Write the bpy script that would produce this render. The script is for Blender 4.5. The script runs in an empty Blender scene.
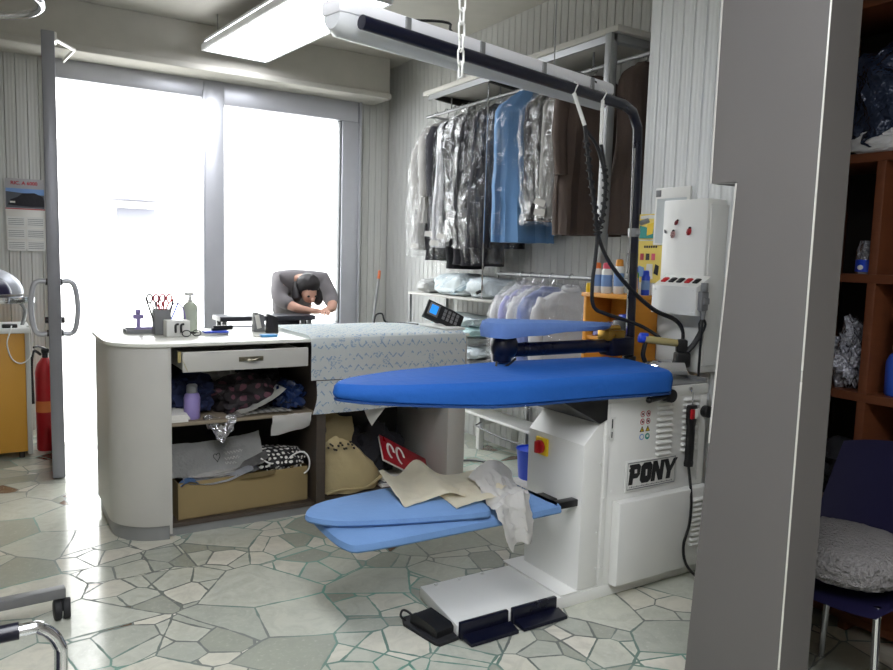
import bpy, bmesh, math, random
from mathutils import Vector, Matrix, noise
S = bpy.context.scene
COL = S.collection
RN = random.Random(11)
PI = math.pi
def rad(a): return math.radians(a)
def lin(h):
    h = h.lstrip('#')
    o = []
    for i in (0, 2, 4):
        v = int(h[i:i+2], 16)/255
        o.append(v/12.92 if v <= .04045 else ((v+.055)/1.055)**2.4)
    return (*o, 1)

# ------------------------------------------------------------------ materials
class NT:
    def __init__(s, name):
        s.m = bpy.data.materials.new(name); s.m.use_nodes = True
        s.t = s.m.node_tree; s.t.nodes.clear()
        s.out = s.n('ShaderNodeOutputMaterial')
    def n(s, typ, **k):
        x = s.t.nodes.new(typ)
        for a, b in k.items():
            if a.startswith('i_'): x.inputs[a[2:].replace('_', ' ')].default_value = b
            else: setattr(x, a, b)
        return x
    def l(s, a, b): s.t.links.new(a, b)
    def math(s, op, a, b=None, c=None):
        x = s.n('ShaderNodeMath', operation=op)
        for i, v in enumerate((a, b, c)):
            if v is None: continue
            if isinstance(v, (int, float)): x.inputs[i].default_value = v
            else: s.l(v, x.inputs[i])
        return x.outputs[0]
    def ramp(s, fac, stops, interp='LINEAR'):
        r = s.n('ShaderNodeValToRGB'); r.color_ramp.interpolation = interp
        e = r.color_ramp.elements
        while len(e) < len(stops): e.new(.5)
        for k, (p, col) in zip(e, stops): k.position = p; k.color = col
        s.l(fac, r.inputs[0]); return r.outputs[0]
    def mix(s, fac, a, b):
        x = s.n('ShaderNodeMix', data_type='RGBA')
        for i, v in ((0, fac), (6, a), (7, b)):
            if isinstance(v, (int, float, tuple)): x.inputs[i].default_value = v
            else: s.l(v, x.inputs[i])
        return x.outputs[2]
    def co(s, which='Object', scale=(1, 1, 1)):
        t = s.n('ShaderNodeTexCoord'); mp = s.n('ShaderNodeMapping'); mp.inputs['Scale'].default_value = scale
        s.l(t.outputs[which], mp.inputs[0]); return mp.outputs[0]
    def noise(s, vec, scale, detail=3, rough=.55, dist=0):
        x = s.n('ShaderNodeTexNoise'); x.inputs['Scale'].default_value = scale; x.inputs['Detail'].default_value = detail
        x.inputs['Roughness'].default_value = rough; x.inputs['Distortion'].default_value = dist
        s.l(vec, x.inputs['Vector']); return x.outputs['Fac']
    def bump(s, h, strength=.3, dist=.01):
        b = s.n('ShaderNodeBump'); b.inputs['Strength'].default_value = strength; b.inputs['Distance'].default_value = dist
        s.l(h, b.inputs['Height']); return b.outputs[0]
    def pbr(s, col, rough=.5, metal=0, nrm=None, spec=.5, **k):
        p = s.n('ShaderNodeBsdfPrincipled')
        for nm, v in (('Base Color', col), ('Roughness', rough), ('Metallic', metal), ('Specular IOR Level', spec), *k.items()):
            if isinstance(v, (int, float, tuple)): p.inputs[nm].default_value = v
            else: s.l(v, p.inputs[nm])
        if nrm is not None: s.l(nrm, p.inputs['Normal'])
        s.l(p.outputs[0], s.out.inputs[0]); return p
def dk(c, f): return (min(1, c[0]*f), min(1, c[1]*f), min(1, c[2]*f), 1)

def mat(name, hx, rough=.5, metal=0, var=.07, vs=7, bump=0, bs=50, spec=.5, scale=(1, 1, 1), dist=.004, **k):
    m = NT(name); c = lin(hx); v = m.co('Object', scale)
    f = m.noise(v, vs, 4)
    col = m.mix(f, dk(c, 1-var*1.5), dk(c, 1+var*1.5))
    nr = m.bump(m.noise(v, bs, 3), bump, dist) if bump else None
    rr = m.math('MULTIPLY_ADD', f, .15, rough-.075) if rough > .1 else rough
    m.pbr(col, rr, metal, nr, spec, **k)
    return m.m

def emit_mat(name, hx, s):
    m = NT(name); e = m.n('ShaderNodeEmission'); e.inputs[0].default_value = lin(hx); e.inputs[1].default_value = s
    m.l(e.outputs[0], m.out.inputs[0]); return m.m

def plastic_film(name, lo=.12, hi=.5, tint='#ffffff', bs=22, bst=.9, milk=.10):
    m = NT(name); v = m.co('Object', (1, 1, .45))
    h = m.noise(v, bs, 5, .6, 1.2)
    nr = m.bump(h, bst, .03)
    tr = m.n('ShaderNodeBsdfTransparent'); tr.inputs[0].default_value = (.97, .97, .97, 1)
    g = m.n('ShaderNodeBsdfGlossy'); g.inputs[0].default_value = lin(tint); g.inputs['Roughness'].default_value = .08
    m.l(nr, g.inputs['Normal'])
    d = m.n('ShaderNodeBsdfDiffuse'); d.inputs[0].default_value = lin(tint); m.l(nr, d.inputs['Normal'])
    dm = m.n('ShaderNodeMixShader'); dm.inputs[0].default_value = milk; m.l(tr.outputs[0], dm.inputs[1]); m.l(d.outputs[0], dm.inputs[2])
    fac = m.ramp(m.noise(v, bs*.6, 4, .6, .8), [(.42, (lo, lo, lo, 1)), (.68, (hi, hi, hi, 1))])
    mx = m.n('ShaderNodeMixShader'); m.l(fac, mx.inputs[0]); m.l(dm.outputs[0], mx.inputs[1]); m.l(g.outputs[0], mx.inputs[2])
    m.l(mx.outputs[0], m.out.inputs[0]); return m.m

def glass_mat(name, refl=.08, tint=(.96, .97, .97, 1)):
    m = NT(name); tr = m.n('ShaderNodeBsdfTransparent'); tr.inputs[0].default_value = tint
    g = m.n('ShaderNodeBsdfGlossy'); g.inputs['Roughness'].default_value = .02
    lw = m.n('ShaderNodeLayerWeight'); lw.inputs[0].default_value = .15
    f = m.math('MULTIPLY_ADD', lw.outputs['Fresnel'], .7, refl*.3)
    mx = m.n('ShaderNodeMixShader'); m.l(f, mx.inputs[0]); m.l(tr.outputs[0], mx.inputs[1]); m.l(g.outputs[0], mx.inputs[2])
    m.l(mx.outputs[0], m.out.inputs[0]); return m.m

def floor_mat():
    m = NT('crazy_paving'); v = m.co('Object', (1, 1, 0))
    w = m.n('ShaderNodeTexNoise'); w.inputs['Scale'].default_value = 2.2; w.inputs['Detail'].default_value = 1; m.l(v, w.inputs['Vector'])
    va = m.n('ShaderNodeVectorMath', operation='MULTIPLY_ADD'); m.l(w.outputs['Color'], va.inputs[0])
    va.inputs[1].default_value = (.05, .05, 0); m.l(v, va.inputs[2])
    def vor(feat, sc):
        x = m.n('ShaderNodeTexVoronoi', feature=feat); x.voronoi_dimensions = '2D'
        x.inputs['Scale'].default_value = sc; x.inputs['Randomness'].default_value = 1
        m.l(va.outputs[0], x.inputs['Vector']); return x
    # big slabs, some of them broken into smaller shards
    e1 = vor('DISTANCE_TO_EDGE', 3.3); f1 = vor('F1', 3.3); e2 = vor('DISTANCE_TO_EDGE', 6.1); f2 = vor('F1', 6.1)
    sepa = m.n('ShaderNodeSeparateColor'); m.l(f1.outputs['Color'], sepa.inputs[0])
    sepb = m.n('ShaderNodeSeparateColor'); m.l(f2.outputs['Color'], sepb.inputs[0])
    brk = m.math('GREATER_THAN', sepa.outputs[1], .42)
    d1 = m.math('DIVIDE', e1.outputs['Distance'], 3.3); d2 = m.math('DIVIDE', e2.outputs['Distance'], 6.1)
    edge = m.math('MINIMUM', d1, m.math('ADD', d2, m.math('MULTIPLY', m.math('SUBTRACT', 1.0, brk), 1.0)))
    rnd = m.math('FRACT', m.math('ADD', sepa.outputs[0], m.math('MULTIPLY', m.math('MULTIPLY', sepb.outputs[0], brk), .83)))
    stone = m.ramp(rnd, [(0, lin('#a2a598')), (.16, lin('#c0c1b3')), (.34, lin('#cfccbd')), (.5, lin('#b0b3a7')), (.66, lin('#d4d0c2')), (.8, lin('#bdbfb2'))], 'CONSTANT')
    stone = m.mix(m.math('MULTIPLY', brk, m.math('GREATER_THAN', sepb.outputs[1], .955)), stone, lin('#6d5443'))
    n1 = m.noise(va.outputs[0], 9, 6, .65, 1.5); n2 = m.noise(va.outputs[0], 55, 4, .6)
    stone = m.mix(m.ramp(n1, [(.4, (0, 0, 0, 1)), (.8, (.4, .4, .4, 1))]), stone, lin('#8d9188'))
    stone = m.mix(m.ramp(n2, [(.55, (0, 0, 0, 1)), (.8, (.35, .35, .35, 1))]), stone, lin('#d0cfc4'))
    gn = m.noise(v, 1.1, 2)
    grout = m.mix(m.ramp(gn, [(.46, (0, 0, 0, 1)), (.66, (1, 1, 1, 1))]), lin('#6b706a'), lin('#5f9483'))
    wn = m.noise(v, 14, 2)
    th = m.math('MULTIPLY_ADD', wn, .013, -.0022)
    g = m.math('LESS_THAN', edge, th)
    col = m.mix(g, stone, grout)
    hgt = m.math('SUBTRACT', 1.0, g)
    nr = m.bump(hgt, .12, .003)
    rough = m.math('MULTIPLY_ADD', g, .35, m.math('MULTIPLY_ADD', n1, .14, .08))
    m.pbr(col, rough, 0, nr, .5)
    return m.m

def printed_cloth(name, base, blue, su=9, sv=7):
    m = NT(name); tc = m.n('ShaderNodeTexCoord'); sp = m.n('ShaderNodeSeparateXYZ'); m.l(tc.outputs['UV'], sp.inputs[0])
    u, v = sp.outputs[0], sp.outputs[1]
    tri = m.math('PINGPONG', m.math('MULTIPLY', u, su), .5)
    ph = m.math('FRACT', m.math('ADD', m.math('MULTIPLY', v, sv), m.math('MULTIPLY', tri, .9)))
    line = m.math('LESS_THAN', m.math('ABSOLUTE', m.math('SUBTRACT', ph, .5)), .09)
    nz = m.noise(tc.outputs['UV'], 42, 2)
    dash = m.math('GREATER_THAN', nz, .5)
    vo = m.n('ShaderNodeTexVoronoi'); vo.inputs['Scale'].default_value = 11; m.l(tc.outputs['UV'], vo.inputs['Vector'])
    dots = m.math('MULTIPLY', m.math('LESS_THAN', vo.outputs['Distance'], .27), m.math('GREATER_THAN', m.noise(tc.outputs['UV'], 90, 2), .52))
    f = m.math('MULTIPLY', m.math('MAXIMUM', m.math('MULTIPLY', line, dash), m.math('MULTIPLY', dots, .75)), .75)
    col = m.mix(f, lin(base), lin(blue))
    nr = m.bump(m.noise(m.co('Object'), 30, 4), .12, .006)
    m.pbr(col, .85, 0, nr, .2); return m.m

def dotted(name, base, dot, sc=45, r=.32):
    m = NT(name); v = m.co('UV', (1, 1, 1))
    vo = m.n('ShaderNodeTexVoronoi'); vo.inputs['Scale'].default_value = sc; vo.inputs['Randomness'].default_value = .25; m.l(v, vo.inputs['Vector'])
    m.pbr(m.mix(m.math('LESS_THAN', vo.outputs['Distance'], r), lin(base), lin(dot)), .7); return m.m

def wood(name, a, b, sc=(1, 1, 12), rough=.45):
    m = NT(name); v = m.co('Object', sc); n = m.noise(v, 3.5, 5, .6, 1.0)
    m.pbr(m.mix(n, lin(a), lin(b)), rough, 0, m.bump(n, .08, .003)); return m.m

def ribbed(name, hx, period=.075, axis=0, rough=.45):
    # PVC wall slats: real ribs are in the mesh; this adds the fine reeding of each slat
    m = NT(name); t = m.n('ShaderNodeTexCoord'); sp = m.n('ShaderNodeSeparateXYZ'); m.l(t.outputs['Object'], sp.inputs[0])
    w = m.math('SINE', m.math('MULTIPLY', sp.outputs[axis], 2*PI/period*3))
    c = lin(hx); n = m.noise(m.co('Object', (1, 1, .3)), 3, 4)
    m.pbr(m.mix(n, dk(c, .9), dk(c, 1.08)), rough, 0, m.bump(w, .18, .004), .35); return m.m

# ------------------------------------------------------------------ mesh builder
LOC = {}
class B:
    def __init__(s): s.bm = bmesh.new(); s.mi = 0; s.bm.loops.layers.uv.new('UVMap')
    def _add(s, t, xf=None):
        for f in t.faces: f.material_index = s.mi
        if xf is not None:
            bmesh.ops.transform(t, matrix=xf, verts=t.verts)
            if xf.determinant() < 0: bmesh.ops.reverse_faces(t, faces=t.faces[:])
        me = bpy.data.meshes.new('t'); t.to_mesh(me); t.free(); s.bm.from_mesh(me); bpy.data.meshes.remove(me); return s
    def m(s, i): s.mi = i; return s
    def box(s, lo, hi, bev=0, seg=2, xf=None):
        t = bmesh.new(); lo = Vector(lo); hi = Vector(hi)
        bmesh.ops.create_cube(t, size=1)
        d = hi-lo
        for v in t.verts: v.co = Vector((v.co.x*d.x, v.co.y*d.y, v.co.z*d.z))+(lo+hi)/2
        if bev: bmesh.ops.bevel(t, geom=t.edges[:], offset=min(bev, min(abs(d.x), abs(d.y), abs(d.z))*.49), segments=seg, affect='EDGES', profile=.5)
        return s._add(t, xf)
    def cyl(s, p0, p1, r, r1=None, seg=16, bev=0, xf=None):
        p0 = Vector(p0); p1 = Vector(p1); d = p1-p0; t = bmesh.new()
        bmesh.ops.create_cone(t, cap_ends=True, segments=seg, radius1=r, radius2=r if r1 is None else r1, depth=d.length)
        if bev:
            es = [e for e in t.edges if abs(e.verts[0].co.z-e.verts[1].co.z) < 1e-6]
            bmesh.ops.bevel(t, geom=es, offset=bev, segments=2, affect='EDGES', profile=.5)
        q = d.to_track_quat('Z', 'Y').to_matrix().to_4x4()
        M = Matrix.Translation((p0+p1)/2) @ q
        return s._add(t, M if xf is None else xf @ M)
    def tube(s, pts, r, seg=8, closed=False, sub=0, xf=None, flat=None):
        pts = [Vector(p) for p in pts]
        if sub: pts = crom(pts, sub, closed)
        n = len(pts); t = bmesh.new(); rings = []
        up = None
        for i, p in enumerate(pts):
            a = pts[(i-1) % n] if (closed or i) else p
            b = pts[(i+1) % n] if (closed or i < n-1) else p
            d = (b-a).normalized()
            if up is None:
                up = Vector((0, 0, 1)) if abs(d.z) < .9 else Vector((1, 0, 0))
            x = d.cross(up)
            if x.length < 1e-6: x = d.orthogonal()
            x.normalize(); y = x.cross(d).normalized(); up = y
            rr = r[i*(len(r)-1)//max(1, n-1)] if isinstance(r, (list, tuple)) else r
            fy = flat or 1
            rings.append([t.verts.new(p+x*math.cos(2*PI*k/seg)*rr+y*math.sin(2*PI*k/seg)*rr*fy) for k in range(seg)])
        for i in range(n if closed else n-1):
            A, C2 = rings[i], rings[(i+1) % n]
            for k in range(seg): t.faces.new((A[k], A[(k+1) % seg], C2[(k+1) % seg], C2[k]))
        if not closed:
            t.faces.new(rings[0][::-1]); t.faces.new(rings[-1])
        bmesh.ops.recalc_face_normals(t, faces=t.faces[:])
        return s._add(t, xf)
    def loft(s, rings, cap=(1, 1), xf=None):
        t = bmesh.new(); vs = [[t.verts.new(Vector(p)) for p in r] for r in rings]; n = len(rings[0])
        uv = t.loops.layers.uv.new('UVMap')
        for i in range(len(vs)-1):
            for k in range(n):
                f = t.faces.new((vs[i][k], vs[i][(k+1) % n], vs[i+1][(k+1) % n], vs[i+1][k]))
                for lp, (a, b) in zip(f.loops, ((k, i), (k+1, i), (k+1, i+1), (k, i+1))): lp[uv].uv = (a/n, b/(len(vs)-1))
        if cap[0]: t.faces.new(vs[0][::-1])
        if cap[1]: t.faces.new(vs[-1])
        bmesh.ops.recalc_face_normals(t, faces=t.faces[:])
        return s._add(t, xf)
    def lathe(s, prof, c=(0, 0, 0), seg=20, xf=None):
        M = Matrix.Translation(Vector(c)); M = M if xf is None else xf @ M
        rings = [[(max(r, 1e-4)*math.cos(2*PI*k/seg), max(r, 1e-4)*math.sin(2*PI*k/seg), z) for k in range(seg)] for r, z in prof]
        return s.loft(rings, (1, 1), M)
    def prism(s, poly, z0, z1, bev=0, xf=None):
        t = bmesh.new(); f = t.faces.new([t.verts.new((p[0], p[1], z0)) for p in poly])
        r = bmesh.ops.extrude_face_region(t, geom=[f])
        for v in r['geom']:
            if isinstance(v, bmesh.types.BMVert): v.co.z = z1
        bmesh.ops.recalc_face_normals(t, faces=t.faces[:])
        if bev: bmesh.ops.bevel(t, geom=[e for e in t.edges if abs(e.verts[0].co.z-e.verts[1].co.z) < 1e-6], offset=bev, segments=2, affect='EDGES', profile=.5)
        return s._add(t, xf)
    def sheet(s, fn, nu, nv, th=.003, xf=None, uvs=(1, 1)):
        t = bmesh.new(); uv = t.loops.layers.uv.new('UVMap')
        V = [[t.verts.new(Vector(fn(i/nu, j/nv))) for j in range(nv+1)] for i in range(nu+1)]
        for i in range(nu):
            for j in range(nv):
                f = t.faces.new((V[i][j], V[i+1][j], V[i+1][j+1], V[i][j+1]))
                for lp, (a, b) in zip(f.loops, ((i, j), (i+1, j), (i+1, j+1), (i, j+1))): lp[uv].uv = (a/nu*uvs[0], b/nv*uvs[1])
        if th: bmesh.ops.solidify(t, geom=t.faces[:], thickness=th)
        bmesh.ops.recalc_face_normals(t, faces=t.faces[:])
        return s._add(t, xf)
    def ball(s, c, r, sub=3, nz=0, ns=6, seed=0, sq=1.0, xf=None):
        t = bmesh.new(); bmesh.ops.create_icosphere(t, subdivisions=sub, radius=1)
        r = Vector(r) if not isinstance(r, (int, float)) else Vector((r, r, r))
        uv = t.loops.layers.uv.new('UVMap')
        for v in t.verts:
            p = v.co.copy()
            q = Vector([math.copysign(abs(a)**sq, a) for a in p])
            if nz: q *= 1+nz*noise.fractal(p*ns*.4+Vector((seed*7.3, seed*1.7, 0)), .6, 2.2, 4)
            v.co = Vector((q.x*r.x, q.y*r.y, q.z*r.z))+Vector(c)
        for f in t.faces:
            for lp in f.loops:
                p = lp.vert.co-Vector(c); lp[uv].uv = (p.x+.3*p.y, p.y*.5+p.z)
        return s._add(t, xf)
    def text(s, st, size, xf, ext=.0006, shear=0, off=0):
        cu = bpy.data.curves.new('t', 'FONT'); cu.body = st; cu.size = size; cu.extrude = ext; cu.shear = shear; cu.offset = off
        cu.align_x = 'CENTER'; cu.align_y = 'CENTER'; cu.resolution_u = 3
        o = bpy.data.objects.new('t', cu); COL.objects.link(o)
        dg = bpy.context.evaluated_depsgraph_get(); me = bpy.data.meshes.new_from_object(o.evaluated_get(dg))
        t = bmesh.new(); t.from_mesh(me); bpy.data.meshes.remove(me); bpy.data.objects.remove(o); bpy.data.curves.remove(cu)
        return s._add(t, xf)
    def jit(s, amp, sc, seed=0):
        for v in s.bm.verts:
            p = v.co*sc+Vector((seed*3.1, seed*5.7, seed))
            v.co += Vector((noise.fractal(p, .6, 2, 3), noise.fractal(p+Vector((9, 0, 0)), .6, 2, 3), noise.fractal(p+Vector((0, 9, 0)), .6, 2, 3)))*amp
        return s
    def out(s, name, mats, parent=None, smooth=38, loc=None):
        me = bpy.data.meshes.new(name)
        off = Vector(loc) if loc is not None else (Vector(LOC.get(parent.name, (0, 0, 0))) if parent else Vector((0, 0, 0)))
        bmesh.ops.translate(s.bm, verts=s.bm.verts, vec=-off)
        s.bm.to_mesh(me); s.bm.free()
        for k in (mats if isinstance(mats, (list, tuple)) else [mats]): me.materials.append(k)
        if smooth:
            me.polygons.foreach_set('use_smooth', [True]*len(me.polygons)); me.set_sharp_from_angle(angle=rad(smooth))
        o = bpy.data.objects.new(name, me); COL.objects.link(o)
        if parent: o.parent = parent
        else: o.location = off
        LOC[o.name] = off
        return o
    def thing(s, name, label, cat, mats, loc, group=None, smooth=38, kind=None):
        o = s.out(name, mats, None, smooth, loc); return tag(o, label, cat, group, kind)
    def struct(s, name, mats, smooth=38, parent=None):
        o = s.out(name, mats, parent, smooth)
        if not parent: o['kind'] = 'structure'
        return o
def tag(o, label, cat, group=None, kind=None):
    o['label'] = label; o['category'] = cat
    if group: o['group'] = group
    if kind: o['kind'] = kind
    return o
def T(name, label, cat, loc, group=None):
    o = bpy.data.objects.new(name, None); COL.objects.link(o); o.location = loc; o.empty_display_size = .1
    LOC[o.name] = Vector(loc); return tag(o, label, cat, group)
def crom(P, n, closed=False):
    out = []; L = len(P)
    for i in range(L if closed else L-1):
        g = (lambda k: P[k % L]) if closed else (lambda k: P[max(0, min(L-1, k))])
        a, b, c, d = g(i-1), g(i), g(i+1), g(i+2)
        for k in range(n):
            t = k/n
            out.append(.5*((2*b)+(c-a)*t+(2*a-5*b+4*c-d)*t*t+(3*b-a-3*c+d)*t**3))
    if not closed: out.append(P[-1])
    return out
def FY(x, y, z):   # text frame on a face that looks towards -Y
    return Matrix(((1, 0, 0, x), (0, 0, -1, y), (0, 1, 0, z), (0, 0, 0, 1)))
def FX(x, y, z):   # on a face that looks towards -X
    return Matrix(((0, 0, -1, x), (-1, 0, 0, y), (0, 1, 0, z), (0, 0, 0, 1)))
def pad(b, outline, levels, sub=4):
    """a stuffed flat shape: outline smoothed, levels = (z, inset, tilt per metre along x from x0)"""
    P = crom([Vector((x, y, 0)) for x, y in outline], sub, True)
    ce = sum(P, Vector())/len(P); n = len(P)
    nr = []
    for i in range(n):
        d = (P[(i+1) % n]-P[i-1]).normalized(); q = Vector((d.y, -d.x, 0))
        nr.append(q)
    if sum((P[i]-ce).dot(nr[i]) for i in range(n)) < 0: nr = [-q for q in nr]
    rings = []
    for z, ins in levels:
        rings.append([(p.x-q.x*ins, p.y-q.y*ins, z(p.x) if callable(z) else z) for p, q in zip(P, nr)])
    return b.loft(rings)

# ------------------------------------------------------------------ materials used
W = dict(
 slatLit=ribbed('slat_wall_lit', '#d6d8d8', axis=1), slat=ribbed('slat_wall', '#c0c0bc'), slatY=ribbed('slat_wall_side', '#bcbcb9', axis=1), ceil=mat('ceiling_paint', '#b3b0a8', .8), plain=mat('painted_wall', '#a9a59e', .8),  # pier slats are a paler copy: the light on that wall is in their colour
 alu=mat('aluminium', '#b9bac0', .38, .35, .04), steel=mat('steel_post', '#8d8e8e', .4, .4), chrome=mat('chrome', '#d9dadd', .12, 1, .02),
 white=mat('white_enamel', '#dcdcd8', .32, 0, .02, spec=.5), whitep=mat('white_plastic', '#d8d8d4', .4, 0, .02), lam=mat('grey_laminate', '#b4b2ac', .42, 0, .04),
 top=mat('pale_worktop', '#d6d6cd', .22, 0, .03), dark=mat('dark_board', '#2b2724', .6), darkwood=wood('dark_wood', '#3a332d', '#4c4239'),
 grey=mat('grey_plastic', '#77787a', .45), black=mat('black_plastic', '#141416', .4, 0, .1), rubber=mat('black_rubber', '#17171a', .65), navy=mat('navy_paint', '#090b1e', .3, 0, .05),
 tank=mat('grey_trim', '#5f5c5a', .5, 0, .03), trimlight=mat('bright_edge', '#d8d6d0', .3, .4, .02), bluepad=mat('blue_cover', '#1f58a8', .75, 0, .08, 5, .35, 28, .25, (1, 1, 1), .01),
 paleblue=mat('pale_blue_cover', '#6485b2', .8, 0, .1, 4, .35, 30, .25, (1, 1, 1), .01), sleeveblue=mat('blue_sleeve_cover', '#6583bb', .75, 0, .12, 7, .5, 25, .25, (1, 1, 1), .012),
 card=mat('cardboard', '#86744f', .85, 0, .06), orange=wood('orange_board', '#c8862c', '#dd9a3b'), oakfront=wood('oak_front', '#b98327', '#c9953a', (1, 1, .25)),
 red=mat('red_paint', '#b0171f', .35), yellow=mat('yellow_plastic', '#e3c01c', .4), blueplastic=mat('blue_plastic', '#2348c8', .35), film=plastic_film('clear_film', .03, .22, '#ffffff', 24, .9, .06),
 film2=plastic_film('shiny_film', .012, .5, '#ffffff', 20, .8, .008), lightfilm=plastic_film('thin_film', .008, .2, '#ffffff', 14, .8, .006), veil=plastic_film('veil_film', .005, .06, '#ffffff', 9, .7, .01), glass=glass_mat('window_glass'),
 paper=mat('white_paper', '#dedcd6', .8, 0, .04), foil=mat('foil', '#eeeef2', .16, 1, .03, 8, .8, 40, dist=.012), bagpaper=mat('tan_canvas', '#b0a078', .9, 0, .1, 6, .4, 25, dist=.01),
 floor=floor_mat(), fillglow=emit_mat('added_fill_panel', '#f6f9ff', 25.0), lampglow=emit_mat('lamp_panel', '#f6f9ff', 14.0), tube=mat('lamp_diffuser', '#cfd1d3', .3, 0, .02), batten=mat('lamp_housing', '#e9e9ec', .35, 0, .02),  # the stronger glow belongs to the added, unseen fill boxes
 lilac=mat('lilac_plastic', '#8d7fb5', .4), skin=mat('skin', '#c79a86', .6), hair=mat('dark_hair', '#201b1c', .6, 0, .2, 30), sweater=mat('grey_knit', '#7a7678', .9), trousers=mat('dark_cloth', '#23232b', .9),
 brown=mat('brown_cloth', '#4d4039', .9, 0, .12, 5, .3, 30, dist=.01), charcoal=mat('charcoal_cloth', '#2a292e', .9, 0, .12, 5, .3, 30, dist=.01), blackcloth=mat('black_cloth', '#131318', .85, 0, .15, 5, .3, 30, dist=.01),
 greycloth=mat('light_grey_cloth', '#9a9894', .9, 0, .1, 5, .3, 30, dist=.01), shirt=mat('white_shirt_cloth', '#c9c9cc', .85, 0, .05, 5, .3, 20, dist=.012), lilacshirt=mat('lilac_shirt_cloth', '#9b9cc8', .85, 0, .1, 9, .3, 20, dist=.012),
 blueshirt=mat('blue_stripe_cloth', '#7b89bd', .85, 0, .14, 14, .3, 20, dist=.012), bluebag=mat('blue_garment_cloth', '#5d86b3', .7, 0, .06, 3, .25, 10, dist=.02), wood2=wood('mahogany_board', '#572f1c', '#6b3d24'), darkback=mat('dark_back', '#1c1817', .7),
 purple=mat('purple_plastic', '#262348', .45), cream=mat('cream_cloth', '#e6dfca', .9, 0, .08, 5, .3, 22, dist=.012), whitecloth=mat('white_cotton', '#e0deda', .9, 0, .05, 5, .3, 25, dist=.012),
 linen=printed_cloth('wrapped_linen', '#cfd8da', '#8fa6b4', 6, 5), drape=printed_cloth('printed_drape', '#eef2f2', '#93b6d8', 20, 15), brass=mat('brass', '#b08a3e', .3, .9), cork=mat('cork_handle', '#a89a68', .8),
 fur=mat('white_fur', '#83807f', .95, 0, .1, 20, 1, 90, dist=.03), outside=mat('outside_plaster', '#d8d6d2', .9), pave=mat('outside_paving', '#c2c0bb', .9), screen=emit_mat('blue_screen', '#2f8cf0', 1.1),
 teal=mat('teal_ink', '#2f8f86', .7), ink=mat('print_ink', '#1b1b1d', .6), yelpaper=mat('yellow_paper', '#e6cf6a', .8), pink=mat('pink_plastic', '#d8566c', .5), skyblue=mat('picture_blue', '#7597c9', .6), redink=mat('red_ink', '#b23a45', .7),
 violet=mat('dark_violet', '#27243f', .3), greensp=mat('pale_green_plastic', '#b3bba9', .3), silverbag=mat('silver_wrap', '#a9aab4', .25, .7, .2, 12, 1, 40, dist=.03), dots=dotted('dotted_cloth', '#131213', '#d9d7d0', 34),
)

# ------------------------------------------------------------------ the setting
CEIL = 3.25
def slats(b, p0, p1, z0, z1, period=.075, depth=.008, th=.03):
    """wall of vertical slats from p0 to p1 (x,y), grooves on the left-hand side of the run"""
    p0 = Vector((*p0, 0)); p1 = Vector((*p1, 0)); L = (p1-p0).length; d = (p1-p0)/L; nrm = Vector((-d.y, d.x, 0))
    n = max(1, round(L/period)); q = L/n; pts = []
    for i in range(n):
        for t, h in ((0, -depth), (.06, 0), (.94, 0), (1, -depth)): pts.append(p0+d*(q*(i+t))+nrm*h)
    back = [p1-nrm*th, p0-nrm*th]
    prof = pts+back; t = bmesh.new()
    A = [t.verts.new((p.x, p.y, z0)) for p in prof]; C2 = [t.verts.new((p.x, p.y, z1)) for p in prof]; m = len(prof)
    for i in range(m): t.faces.new((A[i], A[(i+1) % m], C2[(i+1) % m], C2[i]))
    t.faces.new(A[::-1]); t.faces.new(C2); bmesh.ops.recalc_face_normals(t, faces=t.faces[:])
    return b._add(t)
b = B(); b.box((-2.3, -2.1, -.1), (3.6, 6.78, 0)); b.struct('floor', W['floor'], 0)
b = B(); b.box((-2.3, -2.1, CEIL), (3.6, 6.78, CEIL+.1)); b.struct('ceiling', W['ceil'], 0)
YW = 6.6; XG = 3.38
b = B(); slats(b, (.45, YW), (-2.2, YW), 0, CEIL); b.box((-2.2, YW+.03, 0), (.45, YW+.18, CEIL))
b.box((.45, YW+.02, 2.76), (3.06, YW+.18, CEIL)); slats(b, (XG, YW), (3.03, YW), 0, CEIL); b.box((3.0, YW+.03, 0), (XG+.2, YW+.18, CEIL))
b.box((1.76, YW+.02, 0), (3.02, YW+.18, .74))
b.struct('wall_back', W['slat'], 20)
b = B(); slats(b, (XG, 2.88), (XG, YW), 0, CEIL); b.box((XG+.03, 2.88, 0), (XG+.2, YW+.18, CEIL)); b.struct('wall_right', W['slatY'], 20)
XP = 3.02
b = B(); slats(b, (XP, 2.02), (XP, 2.90), 0, CEIL); b.box((XP+.03, 2.02, 0), (XG+.2, 2.90, CEIL)); b.struct('wall_right_pier', W['slatLit'], 20)
b = B(); b.box((3.3, -2.1, 0), (3.5, 2.02, CEIL)); b.struct('wall_right_nook', W['plain'], 0)
b = B(); b.box((-2.35, -2.1, 0), (-2.2, 6.78, CEIL)); b.struct('wall_left', W['plain'], 0)
b = B(); b.box((-2.35, -2.2, 0), (3.5, -2.05, CEIL)); b.struct('wall_rear', W['plain'], 0)
# boxed-in shutter housing over the shop front
b = B(); b.box((-1.2, 6.25, 2.92), (3.2, YW+.02, CEIL), .006); b.box((-1.2, 6.225, 2.885), (3.21, YW+.02, 2.935), .008)
b.struct('trim_1', W['ceil'], 0)
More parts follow.
